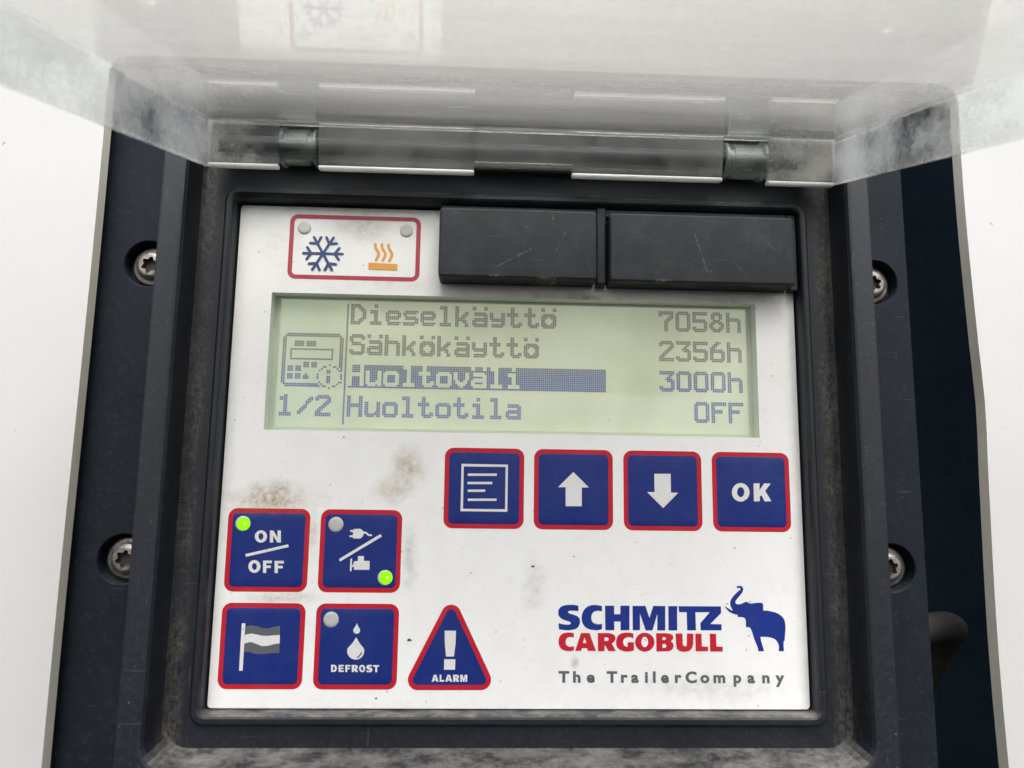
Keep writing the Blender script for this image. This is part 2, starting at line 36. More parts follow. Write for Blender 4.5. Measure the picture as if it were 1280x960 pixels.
 'waves': [[(-41.4,58.69),(-41.39,57.76),(-41.12,56.98),(-40.48,56.04),(-40.29,55.44),(-40.51,54.61),(-41.11,53.35)],[(-39.51,58.66),(-39.5,57.72),(-39.24,56.94),(-38.6,56.0),(-38.41,55.4),(-38.63,54.57),(-39.23,53.31)],[(-37.61,58.62),(-37.59,57.68),(-37.33,56.91),(-36.69,55.96),(-36.5,55.37),(-36.73,54.54),(-37.32,53.27)]],
 'heat_bar': [[[(-43.16,52.85),(-34.86,52.63),(-34.9,50.76),(-43.07,50.86)]]],
 'leds': {'on': (-73.85,-20.97),'plug': (-48.9,-20.94),'plug2': (-35.11,-34.86),'def': (-49.0,-45.9),'snow': (-61.8,62.73),'heat': (-32.65,62.65)},
 'cols': [-77.88,-53.04,-19.84,4.92,54.89,29.9],
 'rows': [-16.87,-41.76,0.41],
 'disp': [-69.91,43.48,138.72,38.91],
 'sb': [-65.93,66.71,37.42,19.12],
 'smudges': [('brown',-67.0,-14.0,14.6,5.2,0.75),('brown',-29.5,-5.4,5.6,6.9,0.65),('brown',-34.1,-11.3,5.2,4.3,0.5),('brown',-62.9,-40.4,10.8,1.9,0.5),('brown',-54.8,-23.0,2.1,8.6,0.4),('grey',-28.7,-29.1,2.6,9.0,0.4),('grey',20.0,43.9,6.5,1.5,0.6),('grey',59.7,44.2,15.0,1.3,0.45),('grey',5.3,-37.3,3.9,8.6,0.25),('grey',16.3,-56.6,1.5,2.1,0.6),('grey',-44.8,63.2,8.6,4.7,0.35),('brown',-48.5,68.6,19.4,1.3,0.3),('grey',11.9,43.9,23.6,1.3,0.4),('grey',51.3,-63.1,25.8,4.3,0.22),('grey',-66.3,59.0,8.6,12.9,0.12),('brown',-40.8,46.6,19.4,2.6,0.18)],
 'cam': [-9.808,-11.173,207.668],
 'R': [[0.9990376,0.0135848,0.0417042],[0.019347,-0.9898147,-0.1410412],[0.0393634,0.1417123,-0.9891249]],
 'f': 930.684,
 'specks': [(4.81,-31.56,0.4),(-50.84,-34.4,0.22),(-28.1,-51.07,0.52),(-74.17,55.17,0.18),(26.09,8.87,0.14),(-75.61,-26.01,0.16),(-36.33,-65.96,0.3),(64.69,-40.41,0.18),(58.23,-41.1,0.2),(-71.55,37.71,0.14),(63.95,-49.5,0.18),(-4.94,-48.87,0.16),(73.73,-48.39,0.16),(72.98,22.35,0.16)],
}
def W(x, y, z):            # millimetres on the unit (x right, y up, z out) -> world metres
    return Vector((x * .001, -z * .001, y * .001))

# ------------------------------------------------------------------ camera
cam = bpy.data.cameras.new('camera')
cam.sensor_width = 36.0
cam.lens = ART['f'] / 1280 * 36
cam.clip_start = .005
cam.clip_end = 200
cam.dof.use_dof = True
cam.dof.focus_distance = .208
cam.dof.aperture_fstop = 10.0
co = bpy.data.objects.new('camera', cam)
COL.objects.link(co)
r0, r1, r2 = ART['R']
mx = Matrix((W(*r0) * 1000, -W(*r1) * 1000, -W(*r2) * 1000)).transposed().to_4x4()
mx.translation = W(*ART['cam'])
co.matrix_world = mx
sc.camera = co

# ------------------------------------------------------------------ daylight
SUN_EL, SUN_AZ = 52, 6          # azimuth measured from the viewer's side of the unit
world = bpy.data.worlds.new('World')
sc.world = world
world.use_nodes = True
wt = world.node_tree
wt.nodes.clear()
sky = wt.nodes.new('ShaderNodeTexSky')
sky.sky_type = 'NISHITA'
sky.sun_disc = False
sky.sun_elevation = R_(SUN_EL)
sky.sun_rotation = R_(180 - SUN_AZ)
sky.dust_density = 5.0
sky.air_density = 1.0
hs = wt.nodes.new('ShaderNodeHueSaturation')
hs.inputs['Saturation'].default_value = .38
bg = wt.nodes.new('ShaderNodeBackground')
bg.inputs['Strength'].default_value = .15
wo = wt.nodes.new('ShaderNodeOutputWorld')
wt.links.new(sky.outputs[0], hs.inputs['Color'])
wt.links.new(hs.outputs[0], bg.inputs[0])
wt.links.new(bg.outputs[0], wo.inputs[0])
sl = bpy.data.lights.new('sun', 'SUN')
sl.energy = .95
sl.angle = R_(35)
sl.color = (1, .97, .92)
so = bpy.data.objects.new('sun', sl)
COL.objects.link(so)
dirv = Vector((math.sin(R_(SUN_AZ)) * math.cos(R_(SUN_EL)), -math.cos(R_(SUN_AZ)) * math.cos(R_(SUN_EL)), math.sin(R_(SUN_EL))))
so.rotation_euler = dirv.to_track_quat('Z', 'Y').to_euler()

sc.view_settings.view_transform = 'Standard'
sc.view_settings.look = 'None'
sc.view_settings.exposure = 1.06
sc.view_settings.gamma = 1.0
sc.cycles.transparent_max_bounces = 40
sc.cycles.max_bounces = 14
sc.cycles.transmission_bounces = 12
sc.cycles.diffuse_bounces = 6

# ------------------------------------------------------------------ node helpers
class NT:
    def __init__(s, name):
        s.m = bpy.data.materials.new(name)
        s.m.use_nodes = True
        s.t = s.m.node_tree
        s.t.nodes.clear()
        s.out = s.n('ShaderNodeOutputMaterial')
        s.geo = s.n('ShaderNodeNewGeometry')
    def n(s, k, **kw):
        nd = s.t.nodes.new(k)
        for a, b in kw.items():
            setattr(nd, a, b)
        return nd
    def set(s, sock, v):
        if isinstance(v, bpy.types.NodeSocket):
            s.t.links.new(v, sock)
        elif v is not None:
            if sock.type == 'RGBA' and not hasattr(v, '__len__'):
                v = (v, v, v, 1)
            elif sock.type == 'RGBA' and len(v) == 3:
                v = (*v, 1)
            sock.default_value = v
    def math(s, op, a, b=0.0, c=0.0, clamp=False):
        nd = s.n('ShaderNodeMath', operation=op, use_clamp=clamp)
        s.set(nd.inputs[0], a); s.set(nd.inputs[1], b); s.set(nd.inputs[2], c)
        return nd.outputs[0]
    def vec(s, op, a, b=None):
        nd = s.n('ShaderNodeVectorMath', operation=op)
        s.set(nd.inputs[0], a)
        if b is not None:
            s.set(nd.inputs[1], b)
        return nd.outputs[1] if op in ('DOT_PRODUCT', 'LENGTH') else nd.outputs[0]
    def mm(s):                       # position on the unit in millimetres (x, depth, y)
        return s.vec('MULTIPLY', s.geo.outputs['Position'], (1000, 1000, 1000))
    def noise(s, scale, detail=4, rough=.6, vec=None, stretch=None):
        v = vec or s.mm()
        if stretch:
            v = s.vec('MULTIPLY', v, stretch)
        nd = s.n('ShaderNodeTexNoise')
        s.set(nd.inputs['Vector'], v)
        nd.inputs['Scale'].default_value = scale
        nd.inputs['Detail'].default_value = detail
        nd.inputs['Roughness'].default_value = rough
        return nd.outputs[0]
    def rng(s, v, a, b, c=0.0, d=1.0, smooth=False):
        nd = s.n('ShaderNodeMapRange')
        if smooth:
            nd.interpolation_type = 'SMOOTHSTEP'
        s.set(nd.inputs[0], v)
        for i, q in enumerate((a, b, c, d)):
            s.set(nd.inputs[i + 1], q)
        return nd.outputs[0]
    def mix(s, f, a, b, blend='MIX'):
        nd = s.n('ShaderNodeMix', data_type='RGBA', blend_type=blend)
        s.set(nd.inputs[0], f); s.set(nd.inputs[6], a); s.set(nd.inputs[7], b)
        return nd.outputs[2]
    def sep(s, v):
        nd = s.n('ShaderNodeSeparateXYZ')
        s.set(nd.inputs[0], v)
        return nd.outputs
    def specks(s, scale, keep, size):       # sparse tiny round specks, 0..1
        nd = s.n('ShaderNodeTexVoronoi', feature='F1')
        ns = s.n('ShaderNodeTexNoise'); s.set(ns.inputs['Vector'], s.mm()); ns.inputs['Scale'].default_value = scale * 5
        wv_ = s.vec('MULTIPLY', s.vec('SUBTRACT', ns.outputs[1], (.5, .5, .5)), (.5 / scale, .5 / scale, .5 / scale))
        s.set(nd.inputs['Vector'], s.vec('ADD', s.mm(), wv_))
        nd.inputs['Scale'].default_value = scale
        c = s.sep(nd.outputs['Color'])
        on = s.math('GREATER_THAN', c[0], 1 - keep)
        sz = s.math('MULTIPLY', c[1], size)
        d = s.math('LESS_THAN', nd.outputs['Distance'], sz)
        return s.math('MULTIPLY', on, d)
    def bump(s, h, strength, dist=.0002):
        nd = s.n('ShaderNodeBump')
        nd.inputs['Strength'].default_value = strength
        nd.inputs['Distance'].default_value = dist
        s.set(nd.inputs['Height'], h)
        return nd.outputs[0]
    def princ(s, base, rough=.5, spec=.5, metal=0, normal=None, **kw):
        nd = s.n('ShaderNodeBsdfPrincipled')
        s.set(nd.inputs['Base Color'], base)
        s.set(nd.inputs['Roughness'], rough)
        s.set(nd.inputs['Specular IOR Level'], spec)
        s.set(nd.inputs['Metallic'], metal)
        for k, v in kw.items():
            s.set(nd.inputs[k.replace('_', ' ')], v)
        if normal is not None:
            s.set(nd.inputs['Normal'], normal)
        return nd.outputs[0]
    def schlick(s, f0=.04):
        d = s.math('ABSOLUTE', s.vec('DOT_PRODUCT', s.geo.outputs['Normal'], s.geo.outputs['Incoming']))
        p = s.math('POWER', s.math('SUBTRACT', 1.0, d, clamp=True), 5.0)
        return s.math('MULTIPLY_ADD', p, 1 - f0, f0)
    def mixs(s, f, a, b):
        nd = s.n('ShaderNodeMixShader')
        s.set(nd.inputs[0], f); s.set(nd.inputs[1], a); s.set(nd.inputs[2], b)
        return nd.outputs[0]
    def done(s, sh):
        s.t.links.new(sh, s.out.inputs[0])
        return s.m

# ------------------------------------------------------------------ materials
def dirt_on(t, base, amount=1.0):
    """film of road grime: fine mottling, specks and the rubbed-in finger marks"""
    v = t.mm()
    xyz = t.sep(v)
    n1 = t.rng(t.noise(.08, 6, .72), .44, .74, 0, .10 * amount)
    base = t.mix(n1, base, (.42, .40, .35))
    base = t.mix(t.math('MULTIPLY', t.rng(t.noise(2.2, 4, .75), .54, .76), .20 * amount), base, (.35, .32, .27))
    base = t.mix(t.math('MULTIPLY', t.specks(.36, .40, .085), .65 * amount), base, (.16, .15, .13))
    base = t.mix(t.math('MULTIPLY', t.specks(.9, .16, .11), .5 * amount), base, (.2, .18, .16))
    for stv in ((1.5, 1, .3), (.35, 1, 1.3), (.9, 1, .9)):      # hairline scuffs
        base = t.mix(t.math('MULTIPLY', t.math('MULTIPLY', t.rng(t.math('ABSOLUTE', t.math('SUBTRACT', t.noise(.35, 2, .5, stretch=stv), .47)), .006, 0), t.rng(t.noise(.12, 3), .55, .66)), .22 * amount), base, (.25, .23, .2))
    grain = t.rng(t.noise(.42, 6, .75), .30, .74)
    for c, x, y, rx, ry, st in ART['smudges']:
        d = t.vec('LENGTH', t.vec('MULTIPLY', t.vec('SUBTRACT', v, (x, 0, y)), (1 / rx, 0, 1 / ry)))
        warp = t.math('MULTIPLY', t.math('SUBTRACT', t.noise(.10, 4, .6), .5), 1.7)
        m = t.rng(t.math('ADD', d, warp), 1.25, -.1, 0, 1.35, True)
        m = t.math('MULTIPLY', t.math('MULTIPLY', m, grain), st * 1.25 * amount, clamp=True)
        base = t.mix(m, base, (.37, .24, .105) if c == 'brown' else (.19, .185, .165))
    ed = t.math('MAXIMUM', t.math('SUBTRACT', t.math('ABSOLUTE', xyz[0]), 76.5), t.math('SUBTRACT', t.math('ABSOLUTE', xyz[2]), 65.0))
    em = t.math('MULTIPLY', t.rng(t.math('ADD', ed, t.math('MULTIPLY', t.math('SUBTRACT', t.noise(.3, 4, .7), .5), 5)), .5, 4.5), grain)
    return t.mix(t.math('MULTIPLY', em, .24 * amount), base, (.33, .30, .25))

def film(name, col, rough=.42, amount=1.0, spec=.45):
    t = NT(name)
    base = dirt_on(t, col, amount)
    rg = t.rng(t.noise(.35, 3), .3, .7, rough - .06, rough + .1)
    return t.done(t.princ(base, rg, spec, normal=t.bump(t.noise(1.6, 3), .10, .00006)))

M_WHITE = film('white_film', (.92, .915, .897))
M_BLUE = film('blue_print', (.008, .026, .185), .36, .3, .22)
M_RED = film('red_print', (.52, .010, .026), .4, .4, .22)
M_RED2 = film('red_print_faded', (.47, .035, .065), .4, .6)
M_ICON = film('white_print', (.78, .775, .76), .42, 1.6)
M_GREY = film('grey_print', (.105, .115, .125), .42, .4)
M_SNOW = film('snow_blue_print', (.035, .06, .20), .42, .4)
M_ORANGE = film('orange_print', (.80, .36, .055), .42, .5)
M_LOGOB = film('logo_blue_print', (.008, .030, .24), .38, .3, .25)
M_LOGOR = film('logo_red_print', (.56, .012, .03), .38, .35, .25)
M_LAMP = film('unlit_lamp', (.52, .52, .50), .3, .6)

t = NT('lit_green_lamp')
e = t.n('ShaderNodeEmission'); e.inputs[0].default_value = (.32, 1.0, .008, 1); e.inputs[1].default_value = .56
g_ = t.n('ShaderNodeBsdfGlossy'); g_.inputs['Roughness'].default_value = .15
t.t.links.new(t.mixs(.05, e.outputs[0], g_.outputs[0]), t.out.inputs[0]); M_LIT = t.m
t = NT('lit_lamp_core')
e = t.n('ShaderNodeEmission'); e.inputs[0].default_value = (.60, 1.0, .10, 1); e.inputs[1].default_value = .62
M_CORE = t.done(e.outputs[0])
t = NT('lamp_rim_glow'); M_LAMPG = t.done(t.princ((.52, .60, .42), .3))
t = NT('dark_speck'); M_SPECK = t.done(t.princ((.09, .075, .06), .8))

def black_plastic(name, base=(.0085, .0103, .0152), rough=.46, dust=.5, extra=None, spec=.36):
    t = NT(name)
    v = t.mm(); xyz = t.sep(v)
    nz = t.sep(t.geo.outputs['Normal'])[2]
    big = t.noise(.06, 5, .65)
    fine = t.noise(.7, 6, .75)
    c = t.mix(t.rng(big, .35, .7, 0, .5), base, tuple(b * 1.9 for b in base))
    # dry road dust lying on whatever faces up
    up = t.rng(nz, .45, .95)
    dm = t.math('MULTIPLY', up, t.rng(t.math('MULTIPLY_ADD', t.noise(.17, 6, .75, stretch=(.75, 1, 1)), .75, t.math('MULTIPLY', fine, .25)), .40, .62, .12, 1))
    c = t.mix(t.math('MULTIPLY', dm, dust), c, (.36, .34, .31))
    # light dust film and pale specks everywhere
    c = t.mix(t.math('MULTIPLY', t.rng(fine, .52, .78), .10), c, (.20, .19, .17))
    c = t.mix(t.math('MULTIPLY', t.specks(.55, .16, .11), .35), c, (.32, .30, .27))
    if extra:
        c = extra(t, c, xyz, big, fine)
    # fine scratches
    w = t.noise(.5, 2, .5, stretch=(.12, 1, 2.5))
    w2 = t.noise(.5, 2, .5, stretch=(2.2, 1, .14))
    sc_ = t.math('ADD', t.rng(w, .70, .74), t.rng(w2, .71, .75))
    c = t.mix(t.math('MULTIPLY', sc_, .10), c, (.25, .25, .25))
    rg = t.rng(fine, .3, .7, rough - .08, rough + .14)
    return t.done(t.princ(c, rg, spec, normal=t.bump(t.noise(2.2, 3, .6), .16, .00012)))

def channel_dust(t, c, xyz, big, fine):
    """brown dirt packed in the channel at the foot of the raised rim, streaked downwards"""
    ax = t.math('ABSOLUTE', xyz[0])
    streak = t.math('MULTIPLY_ADD', t.noise(1.1, 8, .85, stretch=(1.3, 1, .38)), .6, t.math('MULTIPLY', fine, .4))
    band = t.math('MULTIPLY', t.rng(ax, 84.2, 87.2, 0, 1, True), t.rng(ax, 91.2, 89.2, 0, 1, True))
    deep = t.rng(t.math('MULTIPLY', xyz[1], -1.0), 8.5, 4.0)
    m = t.math('MULTIPLY', t.math('MULTIPLY', band, deep), t.rng(streak, .43, .62))
    blot = t.rng(t.noise(.035, 3, .6), .40, .62)
    m = t.math('MULTIPLY', m, t.math('MULTIPLY', t.math('MULTIPLY_ADD', blot, .75, .25), .60))
    c = t.mix(m, c, (.20, .175, .14))
    m2 = t.math('MULTIPLY', t.math('MULTIPLY', t.rng(t.noise(1.1, 6, .8), .60, .70), t.rng(ax, 81.5, 85)), .22)
    return t.mix(m2, c, (.28, .26, .22))

M_BLACK = black_plastic('black_housing_plastic', dust=.75, extra=channel_dust)
def seg(t, a, b, w):
    """mask of a scratch between two points on the unit, in millimetres"""
    xyz = t.sep(t.mm())
    p = t.n('ShaderNodeCombineXYZ'); t.set(p.inputs[0], xyz[0]); t.set(p.inputs[1], xyz[2])
    ab = (b[0] - a[0], b[1] - a[1], 0); L2 = ab[0] ** 2 + ab[1] ** 2
    ap = t.vec('SUBTRACT', p.outputs[0], (a[0], a[1], 0))
    u = t.math('DIVIDE', t.vec('DOT_PRODUCT', ap, ab), L2, clamp=True)
    cu = t.n('ShaderNodeCombineXYZ'); t.set(cu.inputs[0], t.math('MULTIPLY', u, ab[0])); t.set(cu.inputs[1], t.math('MULTIPLY', u, ab[1]))
    d = t.vec('LENGTH', t.vec('SUBTRACT', ap, cu.outputs[0]))
    d = t.math('ADD', d, t.math('MULTIPLY', t.math('SUBTRACT', t.noise(.25, 2), .5), 1.2))
    return t.rng(t.math('ABSOLUTE', d), w, 0)
def cap_scuffs(t, c, xyz, big, fine):
    brk = t.rng(t.noise(.8, 4, .7), .38, .62)
    for a, b, w, k in (((12.7, 61), (9.2, 53.5), .28, .35), ((3, 55.6), (-7, 50), .25, .32), ((-9, 59), (-3, 59.4), .2, .14), ((49, 61.6), (52.4, 50.5), .25, .35), ((51, 50.5), (54, 50.3), .25, .3),
                       ((57, 58), (62, 51), .25, .16), ((9, 65.6), (9.2, 63), .25, .25), ((-19.4, 65.6), (-17, 65.4), .3, .3), ((0, 62.6), (2, 61.8), .25, .25), ((18, 55), (20, 49), .25, .15), ((31, 62), (44, 56), .3, .10), ((66, 63), (74, 55), .3, .10)):
        c = t.mix(t.math('MULTIPLY', t.math('MULTIPLY', seg(t, a, b, w), brk), k), c, (.30, .30, .29))
    for a, b, w, k in (((5, 47.5), (10, 47.4), .45, .7), ((-8.4, 47.7), (-5, 47.6), .35, .5), ((38, 47.4), (42, 47.5), .35, .55)):
        c = t.mix(t.math('MULTIPLY', t.math('MULTIPLY', seg(t, a, b, w), brk), k), c, (.42, .35, .22))
    haze = t.math('MULTIPLY', t.rng(t.noise(.11, 5, .7), .48, .75), .10)
    return t.mix(haze, c, (.22, .22, .215))
M_CAP = black_plastic('black_rubber', (.013, .0155, .0195), .55, .15, cap_scuffs)
M_FLANGEB = black_plastic('shaded_grained_black', (.0045, .0073, .0118), .68, .1, None, .17)  # darker than the housing to paint in the shade of the recess
M_VOID = black_plastic('gap_dark', (.016, .038, .060), .7, .0)  # near-black stand-in for the unlit depth of the gap
M_PIPE = black_plastic('black_hose_rubber', (.046, .041, .037), .7, .0)

# metal of the screws
t = NT('screw_steel')
c = t.mix(t.rng(t.noise(.5, 5, .7), .38, .68), (.33, .31, .285), (.10, .088, .076))
M_STEEL = t.done(t.princ(c, t.rng(t.noise(1.2, 3), .3, .7, .34, .6), .5, .9, normal=t.bump(t.noise(2, 3), .3, .0001)))
t = NT('screw_socket_dark'); M_SOCK = t.done(t.princ((.018, .015, .013), .8))  # near-black floor of the star socket

# white gel-coat of the body, and the raw laminate at its cut edge
t = NT('white_gelcoat')
c = t.mix(t.rng(t.noise(.02, 4), .4, .75, 0, .25), (.445, .45, .447), (.385, .383, .368))
c = t.mix(t.math('MULTIPLY', t.specks(.16, .42, .085), .75), c, (.20, .19, .165))
c = t.mix(t.math('MULTIPLY', t.specks(.45, .20, .10), .6), c, (.27, .25, .2))
c = t.mix(t.math('MULTIPLY', t.rng(t.noise(.09, 6, .7, stretch=(3, 1, .5)), .60, .8), .18), c, (.50, .48, .42))
M_GEL = t.done(t.princ(c, .22, .5, Coat_Weight=.3, normal=t.bump(t.noise(.05, 2), .05, .0006)))
t = NT('laminate_edge')
c = t.mix(t.noise(.8, 5, .7, stretch=(1, 1, .2)), (.66, .63, .53), (.86, .83, .73))
M_EDGE = t.done(t.princ(c, .6, .3))

# ---- lcd
t = NT('lcd_glass')
v = t.mm(); xyz = t.sep(v)
c = t.mix(t.rng(t.noise(.035, 2), .36, .64), (.445, .475, .335), (.515, .545, .405))
c = t.mix(t.math('MULTIPLY', t.rng(t.noise(.05, 2, .5, stretch=(1, 1, .6)), .56, .72), .35), c, (.35, .385, .245))
def grid(t, xyz, x0, y0, p):
    fx = t.math('FRACT', t.math('DIVIDE', t.math('SUBTRACT', xyz[0], x0), p))
    fy = t.math('FRACT', t.math('DIVIDE', t.math('SUBTRACT', y0, xyz[2]), p))
    a = t.math('GREATER_THAN', fx, .84); b = t.math('GREATER_THAN', fy, .84)
    return t.math('MAXIMUM', a, b)
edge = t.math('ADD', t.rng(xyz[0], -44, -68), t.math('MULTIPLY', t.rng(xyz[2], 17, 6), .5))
c = t.mix(t.math('MULTIPLY', edge, .42, clamp=True), c, (.32, .405, .32))  # edge shade painted into the display colour at left and bottom
c = t.mix(t.math('MULTIPLY', grid(t, xyz, -67.05, 42.17, .556), .26), c, (.30, .33, .26))
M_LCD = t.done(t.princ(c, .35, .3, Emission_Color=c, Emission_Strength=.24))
t = NT('lcd_border'); M_LCDB = t.done(t.princ(t.mix(t.noise(.2, 3), (.50, .54, .42), (.56, .60, .48)), .5, .3))
t = NT('lcd_well'); M_WELL = t.done(t.princ((.70, .76, .66), .4, .4))
def ink(name, a, b):
    t = NT(name)
    xyz = t.sep(t.mm())
    f = t.rng(t.math('ADD', xyz[2], t.math('MULTIPLY', t.noise(.06, 2), 6)), 29.5, 23.5)
    c = t.mix(f, a, b)
    return t.done(t.princ(c, .4, .3, Emission_Color=c, Emission_Strength=.22))
M_INK = ink('lcd_ink', (.165, .158, .135), (.095, .120, .255))

# ---- clear plastics
def clear(name, haze, tint=(.95, .965, .96), dirt=(.62, .62, .58), gloss_rough=.02, f0=.045, smear=.5, lidmap=False, green=0.0, gscale=1.0, thru=.55):
    t = NT(name)
    xyz = t.sep(t.mm())
    big = t.noise(.045, 5, .62)
    st = t.noise(.10, 3, .55, stretch=(.10, 1.0, 1.0))
    fine = t.noise(.9, 6, .75)
    h = t.math('ADD', t.rng(st if lidmap else big, .35, .68, -smear * .5, smear * .5), t.rng(fine, .35, .7, -smear * .2, smear * .2))
    h = t.math('ADD', h, haze)
    if lidmap:      # haze is thin by the hinge and thickens further out
        depth = t.math('MULTIPLY', xyz[1], -1.0)
        h = t.math('ADD', h, t.rng(depth, 13, 60, -.085, .40, True))
        h = t.math('ADD', h, t.math('MULTIPLY', t.rng(t.noise(.5, 3, .6, stretch=(.03, .03, 1.2)), .4, .65), .06))
        for stv, am in (((.05, 1, 1.6), .22), ((.5, 1, .12), .10)):
            h = t.math('ADD', h, t.math('MULTIPLY', t.rng(t.noise(.9, 2, .5, stretch=stv), .715, .74), am))
        h = t.math('ADD', h, t.math('MULTIPLY', t.specks(.5, .25, .07), .3))
    h = t.math('MINIMUM', t.math('MAXIMUM', h, .02), .97)
    col = t.mix(t.rng(fine, .4, .75), dirt, tuple(d * .8 for d in dirt))
    if green:
        col = t.mix(t.math('MULTIPLY', t.rng(t.noise(.35, 4, .7), .45, .6), green), col, (.10, .20, .12))
    df = t.n('ShaderNodeBsdfDiffuse'); t.set(df.inputs[0], col)
    tl = t.n('ShaderNodeBsdfTranslucent'); t.set(tl.inputs[0], col)
    tr = t.n('ShaderNodeBsdfTransparent'); t.set(tr.inputs[0], tint)
    gl = t.n('ShaderNodeBsdfGlossy'); gl.inputs['Roughness'].default_value = gloss_rough
    body = t.mixs(h, tr.outputs[0], t.mixs(thru, df.outputs[0], tl.outputs[0]))
    f = t.math('MULTIPLY', t.schlick(f0), gscale)
    return t.done(t.mixs(f, body, gl.outputs[0]))
M_LID = clear('clear_dusty_plastic', .135, dirt=(.60, .597, .575), smear=.08, lidmap=True, thru=.78, gloss_rough=.004, f0=.05, gscale=1.55)
M_FLANGE = clear('clear_grimy_sheet', .36, dirt=(.96, .96, .95), smear=.70, thru=.75, gloss_rough=.03)
M_LIP = clear('edge_light_plastic', .80, dirt=(.92, .92, .89), smear=.2, thru=.4)  # whitened to paint in light piped to the clear lower edges
M_WALL = clear('clear_scratched_plastic', .20, dirt=(.60, .59, .55), smear=.40, gscale=1.3)
M_LUG = clear('clear_grimy_plastic', .40, dirt=(.66, .65, .61), smear=.9)
M_BARREL = clear('clear_greenish_plastic', .24, tint=(.90, .95, .92), dirt=(.62, .66, .57), smear=.55, green=.45, gscale=1.2, gloss_rough=.14)
M_GLASS = clear('display_window', .05, tint=(.97, .98, .97), dirt=(.7, .7, .66), smear=.06, gloss_rough=.03, gscale=.9)

# ------------------------------------------------------------------ mesh helpers
BASE = W(0, -92, 0)
def tag(o, label=None, cat=None, group=None, kind=None):
    for k, v_ in (('label', label), ('category', cat), ('group', group), ('kind', kind)):
        if v_:
            o[k] = v_
    return o
def mk(name, verts, faces, mat, parent=None, base=None, mats=None, smooth=False, fix=True):
    b = BASE if base is None else base
    me = bpy.data.meshes.new(name)
    me.from_pydata([tuple(W(*p) - b) for p in verts], [], faces)
    for m in (mats or [mat]):
        me.materials.append(m)
    if fix:
        bm = bmesh.new(); bm.from_mesh(me)
        bmesh.ops.recalc_face_normals(bm, faces=bm.faces)
        bm.to_mesh(me); bm.free()
    if smooth:
        for p in me.polygons:
            p.use_smooth = True
    o = bpy.data.objects.new(name, me)
    COL.objects.link(o)
    if parent is not None:
        o.parent = parent
    else:
        o.location = b
    return o
class Acc:
    def __init__(s): s.v = []; s.f = []
    def add(s, v, f):
        k = len(s.v); s.v += v; s.f += [tuple(i + k for i in q) for q in f]
def tess(loops, z):
    """flat polygon with holes facing the viewer"""
    L = [[Vector((x, y, 0)) for x, y in lp] for lp in loops]
    flat = [(x, y, z) for lp in loops for x, y in lp]
    fs = []
    for tri in tessellate_polygon(L):
        a, b, c = (flat[i] for i in tri)
        cr = (b[0] - a[0]) * (c[1] - a[1]) - (b[1] - a[1]) * (c[0] - a[0])
        if abs(cr) < 1e-9:
            continue
        fs.append(tuple(tri) if cr > 0 else tuple(reversed(tri)))
    return flat, fs
def flat(name, shapes, z, mat, parent, step=0.0):
    a = Acc()
    for i, lp in enumerate(shapes):
        a.add(*tess(lp, z + i * step))
    return mk(name, a.v, a.f, mat, parent, fix=False)
def rrect(x0, y0, x1, y1, r, n=6):
    P = []
    for cx, cy, a0 in ((x1 - r, y1 - r, 0), (x0 + r, y1 - r, 90), (x0 + r, y0 + r, 180), (x1 - r, y0 + r, 270)):
        for k in range(n + 1):
            a = R_(a0 + 90 * k / n)
            P.append((cx + r * math.cos(a), cy + r * math.sin(a)))
    return P
def circ(x, y, r, n=28):
    return [(x + r * math.cos(2 * math.pi * k / n), y + r * math.sin(2 * math.pi * k / n)) for k in range(n)]
def rpoly(V, r, n=8):
    out = []; N = len(V)
    for i in range(N):
        p, a, b = Vector(V[i]), Vector(V[i - 1]), Vector(V[(i + 1) % N])
        u = (a - p).normalized(); w = (b - p).normalized()
        th = u.angle(w); d = r / math.tan(th / 2)
        c = p + (u + w).normalized() * (r / math.sin(th / 2))
        s0 = p + u * d - c; e0 = p + w * d - c
        for k in range(n + 1):
            q = s0.lerp(e0, k / n).normalized() * r
            out.append(tuple(c + q))
    return out
def inset_tri(V, d):
    c = [Vector(p) for p in V]; N = len(c); out = []
    cen = sum(c, Vector((0, 0))) / N
    for i in range(N):
        p, a, b = c[i], c[i - 1], c[(i + 1) % N]
        u = (a - p).normalized(); w = (b - p).normalized(); th = u.angle(w)
        out.append(tuple(p + (u + w).normalized() * (d / math.sin(th / 2))))
    return out
def stroke(pts, w, cap=False):
    P = [Vector(p) for p in pts]; L = []; Rr = []
    for i, p in enumerate(P):
        a = (P[i] - P[i - 1]).normalized() if i else (P[1] - P[0]).normalized()
        b = (P[i + 1] - P[i]).normalized() if i < len(P) - 1 else a
        tn = (a + b).normalized(); nn = Vector((-tn.y, tn.x)); k = w / 2 / max(.5, nn.dot(Vector((-a.y, a.x))))
        L.append(tuple(p + nn * k)); Rr.append(tuple(p - nn * k))
    if cap:
        d = (P[-1] - P[-2]).normalized(); ang = math.atan2(d.y, d.x)
        e1 = [(P[-1].x + w / 2 * math.cos(ang + R_(q)), P[-1].y + w / 2 * math.sin(ang + R_(q))) for q in (60, 30, 0, -30, -60)]
        d = (P[0] - P[1]).normalized(); ang = math.atan2(d.y, d.x)
        e0 = [(P[0].x + w / 2 * math.cos(ang + R_(q)), P[0].y + w / 2 * math.sin(ang + R_(q))) for q in (60, 30, 0, -30, -60)]
        return L + e1 + Rr[::-1] + e0
    return L + Rr[::-1]
def loft(rings, closed=True):
    n = len(rings[0]); v = [p for r in rings for p in r]; f = []
    for i in range(len(rings) - 1):
        for k in range(n if closed else n - 1):
            f.append((i * n + k, i * n + (k + 1) % n, (i + 1) * n + (k + 1) % n, (i + 1) * n + k))
    return v, f
